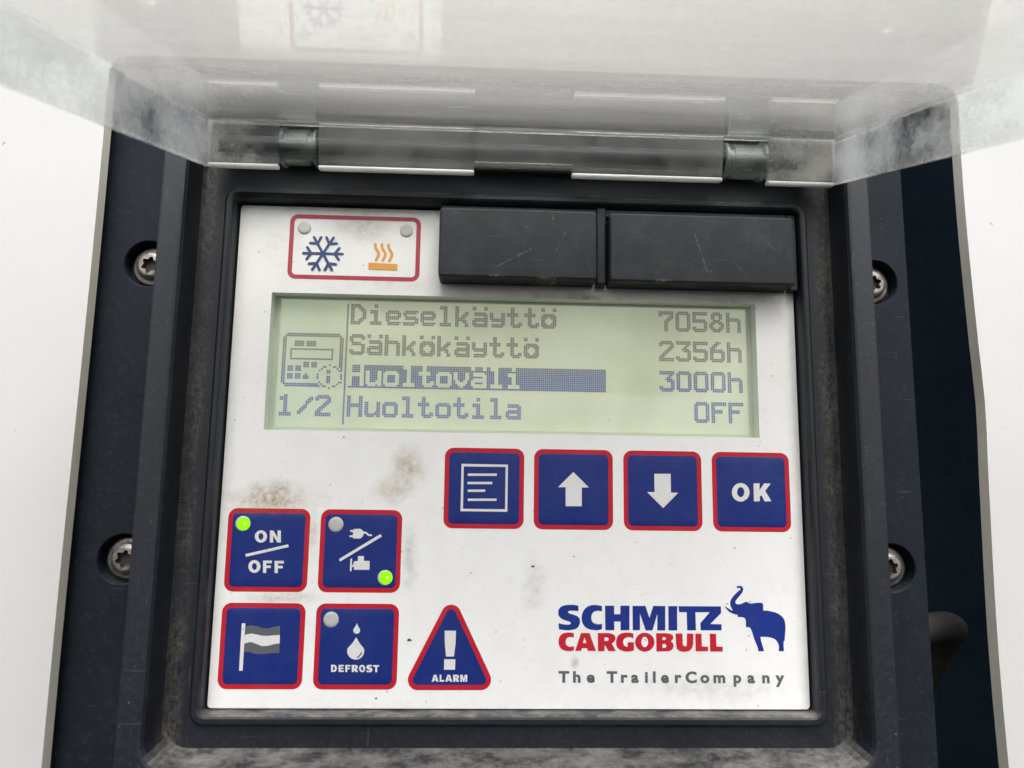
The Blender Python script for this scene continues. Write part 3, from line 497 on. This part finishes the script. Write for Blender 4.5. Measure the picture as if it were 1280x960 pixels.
def slab(loop, z0, z1, bev=.35):
    """raised block with a chamfered front edge"""
    cx = sum(p[0] for p in loop) / len(loop); cy = sum(p[1] for p in loop) / len(loop)
    def ins(d):
        xs = [p[0] for p in loop]; ys = [p[1] for p in loop]
        sx = 1 - 2 * d / (max(xs) - min(xs)); sy = 1 - 2 * d / (max(ys) - min(ys))
        mx_ = (max(xs) + min(xs)) / 2; my = (max(ys) + min(ys)) / 2
        return [(mx_ + (x - mx_) * sx, my + (y - my) * sy) for x, y in loop]
    rings = [[(x, y, z0) for x, y in loop], [(x, y, z1 - bev) for x, y in loop],
             [(x, y, z1 - bev * .3) for x, y in ins(bev * .3)], [(x, y, z1) for x, y in ins(bev)]]
    v, f = loft(rings); n = len(loop)
    f.append(tuple(range(3 * n, 4 * n)))
    return v, f

# ================================================================== the body of the vehicle
OX0, OX1, OY0, OY1 = -117.6, 130.2, -170, 110.5
def body():
    inner = rrect(OX0, OY0, OX1, OY1, 6, 5)
    # densify the hand-cut right edge so that it wavers
    dense = []
    N = len(inner)
    for i in range(N):
        a, b = inner[i], inner[(i + 1) % N]
        L = math.hypot(b[0] - a[0], b[1] - a[1]); k = max(1, int(L / 8))
        for q in range(k):
            x = a[0] + (b[0] - a[0]) * q / k; y = a[1] + (b[1] - a[1]) * q / k
            if x > 100:
                x += .55 * math.sin((y + 20) / 21) + .45 * math.exp(-((y - 14) / 12) ** 2) - .2
            else:
                x += .18 * math.sin(y / 31)
            dense.append((x, y))
    outer = [(-620, -520), (620, -520), (620, 520), (-620, 520)]
    v, f = tess([outer, dense], 6.0)
    n0 = len(v); n = len(dense)
    cx, cy = 6, -30
    r1 = [(x, y, 6.0) for x, y in dense]
    off = .35
    r1 = [(x, y, 5.7) for x, y in dense]
    r2 = [(x, y, 2.0) for x, y in dense]
    rv, rf = loft([[(x, y, 6.0) for x, y in dense], r1, r2])
    a = Acc(); a.add(v, f); k = len(a.f); a.add(rv, rf)
    bv, bf = tess([outer, dense], 2.0); a.add(bv, [tuple(reversed(q)) for q in bf])
    o = mk('body_panel', a.v, a.f, M_GEL, base=W(0, -520, 4), mats=[M_GEL, M_EDGE], fix=False)
    for i, p in enumerate(o.data.polygons):
        p.material_index = 1 if k <= i < k + len(rf) else 0
    tag(o, 'glossy white body panel with a large cut opening around the black control unit', 'body panel')
body()

# dark sheet added far back to stand for the unlit depth of the gap
bk = mk('backing', [(-200, -230, -75), (240, -230, -75), (240, 190, -75), (-200, 190, -75),
                     (-200, -230, -78), (240, -230, -78), (240, 190, -78), (-200, 190, -78)],
        [(0, 1, 2, 3), (7, 6, 5, 4), (0, 4, 5, 1), (1, 5, 6, 2), (2, 6, 7, 3), (3, 7, 4, 0)], M_VOID, base=W(0, -230, -76))
tag(bk, 'added dark bulkhead deep inside the gap right of the control unit', 'backing')

# hose bending down inside the gap
def tube(path, r, n=16):
    rings = []
    for i, p in enumerate(path):
        p = Vector(p); a = Vector(path[max(0, i - 1)]); b = Vector(path[min(len(path) - 1, i + 1)])
        d = (b - a).normalized(); u = d.cross(Vector((0, 0, 1))).normalized(); w = u.cross(d)
        rings.append([tuple(p + u * r * math.cos(2 * math.pi * k / n) + w * r * math.sin(2 * math.pi * k / n)) for k in range(n)])
    return loft(rings)
path = [(96, -57, -30), (118, -54.5, -30), (130, -52.7, -30), (136, -51.9, -30.2)]
for k in range(1, 8):          # the bend turns back into the dark as well as down
    a = R_(90 * k / 7)
    b_ = 6.5 * (1 - math.cos(a))
    path.append((136 + 6.5 * math.sin(a), -51.7 - b_ * .45, -30.2 - b_ * .9))
path += [(143, -62, -44), (143.5, -78, -56), (144, -110, -62), (144, -200, -62)]
v, f = tube(path, 4.6)
pv = mk('hose', v, f, M_PIPE, base=W(143, -200, -30), smooth=True)
tag(pv, 'black rubber hose bending down in the dark gap beside the control unit', 'hose')

# ================================================================== the control unit
UNIT = bpy.data.objects.new('control_unit', None)
COL.objects.link(UNIT)
UNIT.empty_display_size = .05
UNIT.location = BASE
tag(UNIT, 'black framed control unit with white keypad, display and clear flip-up lid', 'control unit')

def ring(hx, yt, yb, z, r):
    return [(x, y, z) for x, y in rrect(-hx, yb, hx, yt, r, 6)]
prof = [ring(80.5, 69.4, -68.9, -2.5, 1.0), ring(80.7, 69.8, -69.0, 3.6, 1.6), ring(81.0, 70.5, -69.3, 4.7, 2.2), ring(81.5, 71.0, -69.8, 5.0, 2.6),
        ring(82.4, 71.9, -70.9, 5.0, 3.2), ring(82.8, 72.3, -71.3, 4.7, 3.4), ring(83.1, 72.7, -71.7, 3.5, 3.6), ring(83.6, 73.2, -72.2, 3.1, 4),
        ring(89.2, 93.0, -77.4, 3.0, 6.0), ring(90.0, 94.0, -78.0, 3.8, 6.4), ring(90.8, 94.8, -79.4, 11.8, 6.8),
        ring(91.3, 95.3, -79.9, 12.8, 7.0), ring(91.9, 95.9, -80.5, 13.0, 7.4), ring(96.7, 100.2, -88.4, 13.0, 8), ring(97.2, 100.7, -88.9, 12.8, 8.4),
        ring(97.5, 101.0, -89.2, 12.0, 8.6), ring(97.9, 101.4, -89.6, -2.0, 9)]
hs_ = Acc()
hs_.add(*loft(prof))
a = Acc()
SCR = [(-105.9, 51.6), (-106.0, -30.9), (106.0, 51.5), (106.1, -31.2)]
REC = 6.9
inner = [(p[0], p[1]) for p in prof[-1]]
fl = rrect(-124, -104, 115.7, 106, 5)
fv, ff = tess([fl, inner] + [circ(x, y, REC) for x, y in SCR], -2.0)
a.add(fv, ff)
for x, y in SCR:
    rv, rf = loft([[(px, py, z) for px, py in circ(x, y, rr)] for rr, z in ((REC, -2.0), (REC - .25, -2.3), (REC - .3, -6.5))])
    a.add(rv, rf)
    dv, df_ = tess([circ(x, y, REC - .3)], -6.5)
    a.add(dv, df_)
rv, rf = loft([[(x, y, -2.0) for x, y in fl], [(x, y, -22.0) for x, y in fl]])
a.add(rv, rf)
# web between the two caps
wv, wf = slab(rrect(21.9, 47.0, 24.6, 69.6, .3, 2), .2, 4.2, .4)
hs_.add(wv, wf)
for bx in ((78.0, 46.9, 80.4, 69.6), (-22.6, 67.3, 77.9, 69.6)):
    wv, wf = slab(rrect(*bx, .2, 2), .2, 3.0, .3)
    hs_.add(wv, wf)
house = mk('housing', hs_.v, hs_.f, M_BLACK, UNIT)
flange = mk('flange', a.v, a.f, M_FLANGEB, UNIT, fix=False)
flange['label'] = 'dull grained black flange, colour darkened for recess shade, with recessed screws'
bm = bmesh.new(); bm.from_mesh(flange.data)
bmesh.ops.remove_doubles(bm, verts=bm.verts, dist=1e-7)
bmesh.ops.recalc_face_normals(bm, faces=bm.faces)
bm.to_mesh(flange.data); bm.free()
house['label'] = 'dusty black plastic housing with a raised rim'

# ---- keypad face with the display window cut out
dx, dy, dw, dh = ART['disp']
kv, kf = tess([rrect(-80.1, -68.5, 80.1, 69.0, 1.0, 4), [(dx, dy - dh), (dx + dw, dy - dh), (dx + dw, dy), (dx, dy)]], 0.0)
keypad = mk('keypad', kv, kf, M_WHITE, UNIT, fix=False)
keypad['label'] = 'grubby white keypad face'
for x, y, r in ART['specks']:
    n = 9; ph = rnd.random() * 6
    sp = tess([[(x + r * (1.25 if k % 3 == 0 else .8) * math.cos(2 * math.pi * k / n + ph) * 1.3, y + r * .75 * math.sin(2 * math.pi * k / n + ph)) for k in range(n)]], .05)
    mk('dirt_fleck', sp[0], sp[1], M_SPECK, keypad, fix=False)

# ---- screws
def star(x, y, ro, ri, n=6, m=48):
    P = []
    for k in range(m):
        a = 2 * math.pi * k / m
        P.append((x + (ri + (ro - ri) * (.5 + .5 * math.cos(n * a))) * math.cos(a + .35), y + (ri + (ro - ri) * (.5 + .5 * math.cos(n * a))) * math.sin(a + .35)))
    return P
def make_screw(x, y):
    n = 48
    hd = [[(px, py, z) for px, py in circ(x, y, r, n)] for r, z in ((5.6, -6.5), (5.6, -5.6), (5.3, -5.2), (4.3, -5.0), (4.25, -4.6), (4.0, -3.7), (3.4, -3.2), (3.0, -3.05))]
    hd.append([(px, py, -3.0) for px, py in star(x, y, 2.45, 1.7, 6, n)])
    hd.append([(px, py, -4.6) for px, py in star(x, y, 2.35, 1.6, 6, n)])
    v, f = loft(hd)
    s = mk('screw', v, f, M_STEEL, UNIT, smooth=False)
    dv, df_ = tess([star(x, y, 2.4, 1.66, 6, n)], -4.55)
    mk('socket', dv, df_, M_SOCK, s, fix=False)
    return s
s0 = make_screw(*SCR[0])
sock0 = s0.children[0]
for x, y in SCR[1:]:
    c = s0.copy(); COL.objects.link(c); c.parent = UNIT
    d = sock0.copy(); COL.objects.link(d); d.parent = c
    dl = W(x, y, 0) - W(*SCR[0], 0)
    c.location = dl

# ---- indicator lamps
def lamp(key, parent, lit=False, r=2.08, mat=None):
    x, y = ART['leds'][key]
    rings = [[(px, py, z) for px, py in circ(x, y, rr, 28)] for rr, z in ((r, .06), (r * .96, .25), (r * .6, .27), (r * .2, .28))]
    v, f = loft(rings); f.append(tuple(range(3 * 28, 4 * 28)))
    o = mk('indicator_lamp', v, f, mat or (M_LAMPG if lit else M_LAMP), parent, smooth=True)
    if lit:
        o['label'] = 'glowing green lamp'
        rings = [[(px, py, z) for px, py in circ(x + r * .12, y - r * .02, rr, 28)] for rr, z in ((r * .86, .275), (r * .6, .30), (r * .2, .31))]
        gv, gf = loft(rings); gf.append(tuple(range(2 * 28, 3 * 28)))
        o2 = Acc(); o2.add(v, f); k = len(f); o2.add(gv, gf)
        bpy.data.objects.remove(o)
        k2 = len(o2.f); cv, cf = tess([circ(x + r * .3, y + r * .02, r * .2, 14)], .318); o2.add(cv, cf)
        o = mk('indicator_lamp', o2.v, o2.f, None, parent, mats=[M_LAMPG, M_LIT, M_CORE], smooth=True)
        for i, p in enumerate(o.data.polygons):
            p.material_index = 2 if i >= k2 else 1 if i >= k else 0
        o['label'] = 'glowing green lamp'
    return o

# ---- push buttons
S = 22.0
def button(x, y, label):
    lp = rrect(x + 1.25, y - S + 1.25, x + S - 1.25, y - 1.25, 1.35)
    mxx, myy = x + S / 2, y - S / 2
    v, f = loft([[(mxx + (px - mxx) * k, myy + (py - myy) * k, z) for px, py in lp] for k, z in ((1, .05), (.985, .10), (.96, .14), (.8, .19), (.55, .22), (.25, .235))])
    f.append(tuple(range(5 * len(lp), 6 * len(lp))))
    b = mk('push_button', v, f, M_BLUE, UNIT, smooth=True)
    b['label'] = label
    flat('border', [[rrect(x, y - S, x + S, y, 2.45), rrect(x + 1.25, y - S + 1.25, x + S - 1.25, y - 1.25, 1.35)]], .05, M_RED, b)
    return b
x1, x2, xd, xu, xo, xw = ART['cols']
y1, y2, yt = ART['rows']
IZ = .255
b = button(x1, y1, 'square blue button reading ON / OFF with a lit green lamp')
flat('lettering', ART['on_text'], IZ, M_ICON, b); flat('slash', ART['on_slash'], IZ, M_ICON, b); lamp('on', b, True)
b = button(x2, y1, 'square blue button with plug and engine signs and a lit green lamp')
flat('plug_icon', ART['plug'], IZ, M_ICON, b); flat('slash', ART['plug_slash'], IZ, M_ICON, b); flat('engine_icon', ART['engine'], IZ, M_ICON, b)
lamp('plug', b); lamp('plug2', b, True)
b = button(x1, y2, 'square blue button with a grey and white flag')
fg = flat('flag_icon', ART['flag_white'] + ART['flag_pole'], IZ, M_ICON, b, .01); flat('flag_stripe', ART['flag_grey'], IZ, M_GREY, b)
b = button(x2, y2, 'square blue button reading DEFROST under two drops')
flat('drop_icon', ART['drops'], IZ, M_ICON, b); flat('drop_mark', ART['drop_mark'], .27, M_BLUE, b); flat('lettering', ART['defrost_text'], IZ, M_ICON, b); lamp('def', b)
b = button(xd, yt, 'square blue button with a page of lines')
flat('page_icon', ART['doc'], IZ, M_ICON, b)
b = button(xu, yt, 'square blue button with an arrow pointing up')
flat('arrow_icon', ART['up'], IZ, M_ICON, b)
b = button(xw, yt, 'square blue button with an arrow pointing down')
flat('arrow_icon', ART['down'], IZ, M_ICON, b)
b = button(xo, yt, 'square blue button reading OK')
flat('lettering', ART['ok'], IZ, M_ICON, b)
# alarm triangle
tri = ART['tri']
tin = inset_tri(tri, 1.3)
al = flat('alarm_sign', [[rpoly(tin, 1.3)]], .05, M_BLUE, UNIT)
al['label'] = 'blue triangle reading ALARM with an exclamation mark'
flat('border', [[rpoly(tri, 2.65), rpoly(tin, 1.3)]], .05, M_RED, al)
flat('exclamation_mark', ART['excl'], .1, M_ICON, al); flat('lettering', ART['alarm_text'], .1, M_ICON, al)

# ---- mode field with snowflake and heat signs
sx, sy, sw, sh = ART['sb']
md = flat('mode_field', [[rrect(sx, sy - sh, sx + sw, sy, 2.3), rrect(sx + 1.25, sy - sh + 1.25, sx + sw - 1.25, sy - 1.25, 1.1)]], .05, M_RED2, UNIT)
md['label'] = 'red outlined field with snowflake and heat signs'
cx, cy = ART['snow_c']; arm = 5.55
shp = []
for k in range(6):
    a = R_(60 * k); d = Vector((math.cos(a), math.sin(a))); c = Vector((cx, cy))
    shp.append([stroke([c, c + d * arm], .78, True)])
    nd = c + d * arm * .6
    for q in (55, -55):
        e_ = Vector((math.cos(a + R_(q)), math.sin(a + R_(q))))
        shp.append([stroke([nd, nd + e_ * arm * .38], .78, True)])
flat('snowflake_icon', shp, .1, M_SNOW, md, .004)
flat('heat_icon', [[stroke(w_, .78)] for w_ in ART['waves']] + ART['heat_bar'], .1, M_ORANGE, md, .004)
M_LAMPD = film('unlit_lamp_dull', (.60, .60, .575), .5, .8)
lamp('snow', md, False, 1.9, M_LAMPD); lamp('heat', md, False, 1.9, M_LAMPD)

# ---- maker's emblem and lettering
lg = flat('emblem', ART['elephant'], .06, M_LOGOB, UNIT); lg['label'] = 'blue elephant with raised trunk'
lt = flat('emblem_lettering', ART['logo_top'], .06, M_LOGOB, UNIT); lt['label'] = 'bold blue and red lettering with a grey line below'
flat('lettering', ART['logo_bottom'], .06, M_LOGOR, lt)
a = Acc()
for ch, px, py in ART['slogan']:
    cu = bpy.data.curves.new('glyph', 'FONT')
    cu.body = ch; cu.size = ART['slogan_h'] / .729; cu.fill_mode = 'FRONT'; cu.offset = .16; cu.resolution_u = 4
    ob = bpy.data.objects.new('glyph', cu); COL.objects.link(ob)
    dg = bpy.context.evaluated_depsgraph_get(); me = ob.evaluated_get(dg).to_mesh()
    xs = [q.co.x for q in me.vertices]; mn = min(xs)
    a.add([((q.co.x - mn) * 1.12 + px, q.co.y + py, .06) for q in me.vertices], [tuple(p.vertices) for p in me.polygons])
    ob.evaluated_get(dg).to_mesh_clear(); bpy.data.objects.remove(ob); bpy.data.curves.remove(cu)
mk('slogan', a.v, a.f, M_GREY, lt, fix=False)

# ---- black caps above the display
def cap(x0, x1, y0, y1):
    v, f = slab(rrect(x0, y0, x1, y1, .9, 4), 0.1, 8.0, .55)
    return mk('cover_cap', v, f, M_CAP, UNIT)
cap(-22.7, 21.4, 47.2, 67.0)['label'] = 'narrower matt black cover cap'
cap(25.1, 77.6, 47.0, 66.8)['label'] = 'wider matt black cover cap'

# ---- display
LZ = -4.0
disp = flat('display', [[[(-68.1, 5.6), (67.2, 5.6), (67.2, 42.6), (-68.1, 42.6)]]], LZ + .1, M_LCD, UNIT)
disp['label'] = 'greenish monochrome display showing four lines of text'
wv = [(dx, dy, -.01), (dx + dw, dy, -.01), (dx + dw, dy - dh, -.01), (dx, dy - dh, -.01),
      (dx, dy, LZ), (dx + dw, dy, LZ), (dx + dw, dy - dh, LZ), (dx, dy - dh, LZ)]
mk('display_well', wv, [(0, 1, 5, 4), (1, 2, 6, 5), (2, 3, 7, 6), (3, 0, 4, 7)], M_WELL, disp)
flat('display_border', [[[(dx, dy), (dx + dw, dy), (dx + dw, dy - dh), (dx, dy - dh)]]], LZ, M_LCDB, disp)
FONT = {
'D': '11111... 111111.. 11..111. 11...111 11....11 11....11 11....11 11...111 11..111. 111111.. 11111...',
'H': '11....11 11....11 11....11 11....11 11111111 11111111 11....11 11....11 11....11 11....11 11....11',
'S': '.111111. 11111111 11....11 11...... .11111.. .1111111 ......11 ......11 11....11 11111111 .111111.',
'O': '.111111. 11111111 11....11 11....11 11....11 11....11 11....11 11....11 11....11 11111111 .111111.',
'F': '11111111 11111111 11...... 11...... 111111.. 111111.. 11...... 11...... 11...... 11...... 11......',
'i': '...11... ...11... ........ .1111... .1111... ...11... ...11... ...11... ...11... .111111. .111111.',
'l': '.1111... .1111... ...11... ...11... ...11... ...11... ...11... ...11... ...11... .111111. .111111.',
'e': '........ ........ ........ .111111. 11111111 11....11 11111111 1111111. 11...... .1111111 .111111.',
's': '........ ........ ........ .1111111 1111111. 11...... .111111. .1111111 ......11 11111111 111111..',
'k': '11...... 11...... 11...... 11...11. 11..111. 11.111.. 11111... 111111.. 11..11.. 11...11. 11...11.',
'a': '........ ........ ........ .111111. .1111111 ......11 .1111111 11111111 11....11 11111111 .1111111',
'\u00e4': '11....11 11....11 ........ .111111. .1111111 ......11 .1111111 11111111 11....11 11111111 .1111111',
'\u00f6': '11....11 11....11 ........ .111111. 11111111 111..111 11....11 11....11 111..111 11111111 .111111.',
'o': '........ ........ ........ .111111. 11111111 11....11 11....11 11....11 11....11 11111111 .111111.',
'u': '........ ........ ........ 11....11 11....11 11....11 11....11 11....11 11...111 11111111 .1111.11',
'v': '........ ........ ........ 11....11 11....11 11....11 11....11 .11..11. .111111. ..1111.. ...11...',
'y': '........ ........ ........ 11....11 11....11 11....11 11111111 .1111111 ......11 .1111111 .111111.',
't': '..11.... ..11.... ..11.... 111111.. 111111.. ..11.... ..11.... ..11.... ..11..11 ..111111 ...1111.',
'h': '11...... 11...... 11...... 1111111. 11111111 11....11 11....11 11....11 11....11 11....11 11....11',
'7': '11111111 11111111 11....11 .....111 ....111. ...111.. ...11... ...11... ...11... ...11... ...11...',
'0': '.111111. 11111111 11....11 11....11 11....11 11....11 11....11 11....11 11....11 11111111 .111111.',
'5': '11111111 11111111 11...... 11...... 1111111. 11111111 ......11 ......11 11....11 11111111 .111111.',
'8': '..1111.. .111111. .11..11. .11..11. ..1111.. .111111. 111..111 11....11 111..111 .111111. ..1111..',
'2': '.111111. 11111111 11....11 .....111 ....111. ...111.. ..111... .111.... 111..... 11111111 11111111',
'3': '11111111 11111111 .....11. ....11.. ...1111. ....1111 ......11 ......11 11....11 11111111 .111111.',
'6': '...111.. ..111... .111.... 111..... 1111111. 11111111 11....11 11....11 11....11 11111111 .111111.',
'1': '..11.... 1111.... 1111.... ..11.... ..11.... ..11.... ..11.... ..11.... ..11.... 111111.. 111111..',
'/': '........ ......11 .....111 ....111. ....11.. ...11... ..111... .111.... 111..... 11...... ........',
}
PX, PY0, PP = -67.05, 42.17, .556
def dots(name, pix, parent):
    a = Acc(); w = PP * .86
    for c_, r_ in sorted(pix):
        x = PX + c_ * PP; y = PY0 - r_ * PP
        a.add([(x, y - w, LZ + .14), (x + w, y - w, LZ + .14), (x + w, y, LZ + .14), (x, y, LZ + .14)], [(0, 1, 2, 3)])
    return mk(name, a.v, a.f, M_INK, parent, fix=False)
def word(txt, col, row):
    s = set()
    for i, ch in enumerate(txt):
        for r_, bits in enumerate(FONT[ch].split()):
            for c_, b_ in enumerate(bits):
                if b_ == '1':
                    s.add((col + i * 9 + c_, row + r_))
    return s
dots('text_line', word('Dieselk\u00e4ytt\u00f6', 34, 1), disp)
dots('value_text', word('7058h', 195, 1), disp)
dots('text_line', word('S\u00e4hk\u00f6k\u00e4ytt\u00f6', 34, 17), disp)
dots('value_text', word('2356h', 195, 17), disp)
bar = {(c_, r_) for c_ in range(34, 167) for r_ in range(33, 45)} - word('Huoltov\u00e4li', 34, 33)
dots('value_text', word('3000h', 195, 33), disp)
hl = dots('text_line', bar, disp); hl['label'] = 'highlighted line with inverted lettering'
dots('text_line', word('Huoltotila', 34, 49), disp)
dots('value_text', word('OFF', 213, 49), disp)
dots('divider_line', {(32, r_) for r_ in range(1, 64)}, disp)
dots('page_number', word('1', 0, 49) | word('/', 9, 49) | word('2', 18, 49), disp)
ic = set()
X0, Y0, X1, Y1 = 0, 17, 30, 44
for c_ in range(X0, X1 + 1):
    for r_ in range(Y0, Y1 + 1):
        e_ = min(c_ - X0, X1 - c_, r_ - Y0, Y1 - r_)
        crn = min(c_ - X0, X1 - c_) + min(r_ - Y0, Y1 - r_)
        if (e_ < 2 and crn >= 2) or crn in (3,) and e_ < 3:
            ic.add((c_, r_))
def blk(x, y, w, h, s=ic):
    for c_ in range(x, x + w):
        for r_ in range(y, y + h):
            s.add((c_, r_))
blk(6, 21, 5, 3); blk(12, 21, 5, 3)
for c_ in range(4, 26):
    ic |= {(c_, 25), (c_, 30)}
for r_ in range(25, 31):
    ic |= {(4, r_), (25, r_)}
blk(11, 32, 3, 3); blk(15, 32, 3, 3); blk(3, 34, 3, 3); blk(7, 34, 3, 3); blk(3, 38, 3, 3); blk(7, 38, 3, 3); blk(11, 39, 3, 2); blk(12, 38, 1, 1)
CX, CY = 24, 39
ic = {p for p in ic if (p[0] - CX) ** 2 + (p[1] - CY) ** 2 > 44 or p[0] < 18}
for k in range(24):
    a_ = 2 * math.pi * k / 24
    ic.add((round(CX + 6 * math.cos(a_)), round(CY + 5.6 * math.sin(a_))))
blk(23, 36, 2, 2, ic); blk(23, 39, 2, 4, ic)
dots('panel_icon', ic, disp)
flat('display_glass', [[[(dx + .05, dy - .05), (dx + dw - .05, dy - .05), (dx + dw - .05, dy - dh + .05), (dx + .05, dy - dh + .05)]]], -.25, M_GLASS, disp)

# ================================================================== the clear lid
O = Vector((0, 88.4, 12.4)); U = Vector((0, -.2129, .9771)); Nn = Vector((0, .9771, .2129))
def LP(x, s, h):            # x across, s along the plate away from the hinge, h below the plate
    p = O + U * s - Nn * h
    return (x, p.y, p.z)
LEN = 166
def xl(s): return -85.9 - .125 * min(s, 82)
def xr(s): return 88.1 + .19 * min(s, 82)
def hh(s): return 12.6 + 2.0 * min(s, 80) / 80
ST = [0, 20, 40, 60, 82, 110, 140, LEN]
v = []; f = []
for s in ST:
    v += [LP(xl(s) - .9, s, hh(s)), LP(xl(s), s, 0), LP(xr(s), s, 0), LP(xr(s) + .9, s, hh(s))]
for i in range(len(ST) - 1):
    for k in range(3):
        f.append((i * 4 + k, i * 4 + k + 1, i * 4 + k + 5, i * 4 + k + 4))
n = (len(ST) - 1) * 4
f.append((n, n + 1, n + 2, n + 3))
lid = mk('lid', v, f, M_LID, UNIT, mats=[M_LID, M_LIP, M_FLANGE])
for p in lid.data.polygons:
    if p.index < 3 * (len(ST) - 1) and p.index % 3 != 1:
        p.material_index = 2
lid['label'] = 'dusty clear plastic lid hinged open above the keypad'
so_ = lid.modifiers.new('thickness', 'SOLIDIFY'); so_.thickness = .0022; so_.offset = 0; so_.use_even_offset = True
so_.use_rim = True
be = lid.modifiers.new('edges', 'BEVEL'); be.width = .0005; be.segments = 2; be.limit_method = 'ANGLE'; be.angle_limit = R_(50)

def plate(name, x0, x1, h0, h1, s0, s1, mat, rim, parent, bev=.0004):
    """upright piece of clear plastic hanging from the lid by the hinge"""
    a = Acc(); hm = h1 - 1.15
    fc = [(0, 1, 2, 3), (7, 6, 5, 4), (0, 4, 5, 1), (1, 5, 6, 2), (2, 6, 7, 3), (3, 7, 4, 0)]
    for ha, hb, g in ((h0, hm - .02, 0), (hm, h1, .3)):  # lower band gets the whitened edge-light material
        a.add([LP(x, s, h) for s in (s0 - g, s1 + g) for x, h in ((x0, ha), (x1, ha), (x1, hb), (x0, hb))], fc)
    o = mk(name, a.v, a.f, None, parent, mats=[mat, rim])
    for p in o.data.polygons:
        p.material_index = 1 if p.index > 5 else 0
    b_ = o.modifiers.new('edges', 'BEVEL'); b_.width = bev; b_.segments = 2
    return o
plate('hinge_wall', xl(0) - .3, -67.2, .2, 12.8, -.9, 1.3, M_LUG, M_LIP, lid)
plate('hinge_wall', 69.4, xr(0) + .3, .2, 13.2, -.9, 1.3, M_LUG, M_LIP, lid)
plate('hinge_strip', -56.2, -13.3, .2, 12.8, -.9, 1.5, M_WALL, M_LIP, lid)
plate('hinge_strip', 13.9, 56.4, .2, 12.8, -.9, 1.5, M_WALL, M_LIP, lid)
plate('hinge_wall', -13.28, 13.88, .25, 10.5, -.85, 1.2, M_WALL, M_WALL, lid, .0001)
def barrel(x0, x1, flip):
    n = 28; cy, cz, ro, ri = 82.9, 8.4, 5.1, 3.2
    def rg(x, r): return [(x, cy + r * math.cos(2 * math.pi * k / n), cz + r * math.sin(2 * math.pi * k / n)) for k in range(n)]
    a0, a1 = (x0, x1) if not flip else (x1, x0)     # a1 is the open, ringed end
    d = 1 if a1 > a0 else -1
    rings = [rg(a0, ri), rg(a0, ro + .5), rg(a0 + d * 1.2, ro + .5), rg(a0 + d * 1.25, ro - .2), rg(a1 - d * 2.4, ro - .2), rg(a1 - d * 2.3, ro - .9), rg(a1 - d * 1.1, ro - .9), rg(a1 - d * 1.0, ro), rg(a1 - d * .2, ro),
             rg(a1, ro - .3), rg(a1, ri + .3), rg(a1 - d * .3, ri), rg(a0, ri)]
    v, f = loft(rings)
    o = mk('hinge_barrel', v, f, M_BARREL, lid, smooth=False)
    b_ = o.modifiers.new('edges', 'BEVEL'); b_.width = .0002; b_.segments = 2; b_.limit_method = 'ANGLE'
    return o
barrel(-66.8, -56.8, False)
barrel(57.4, 69.0, True)
# hinge pin running through the barrels
v, f = tube([(-84, 82.9, 8.4), (84, 82.9, 8.4)], 2.9, 20)
mk('hinge_pin', v, f, M_BLACK, UNIT, smooth=True)
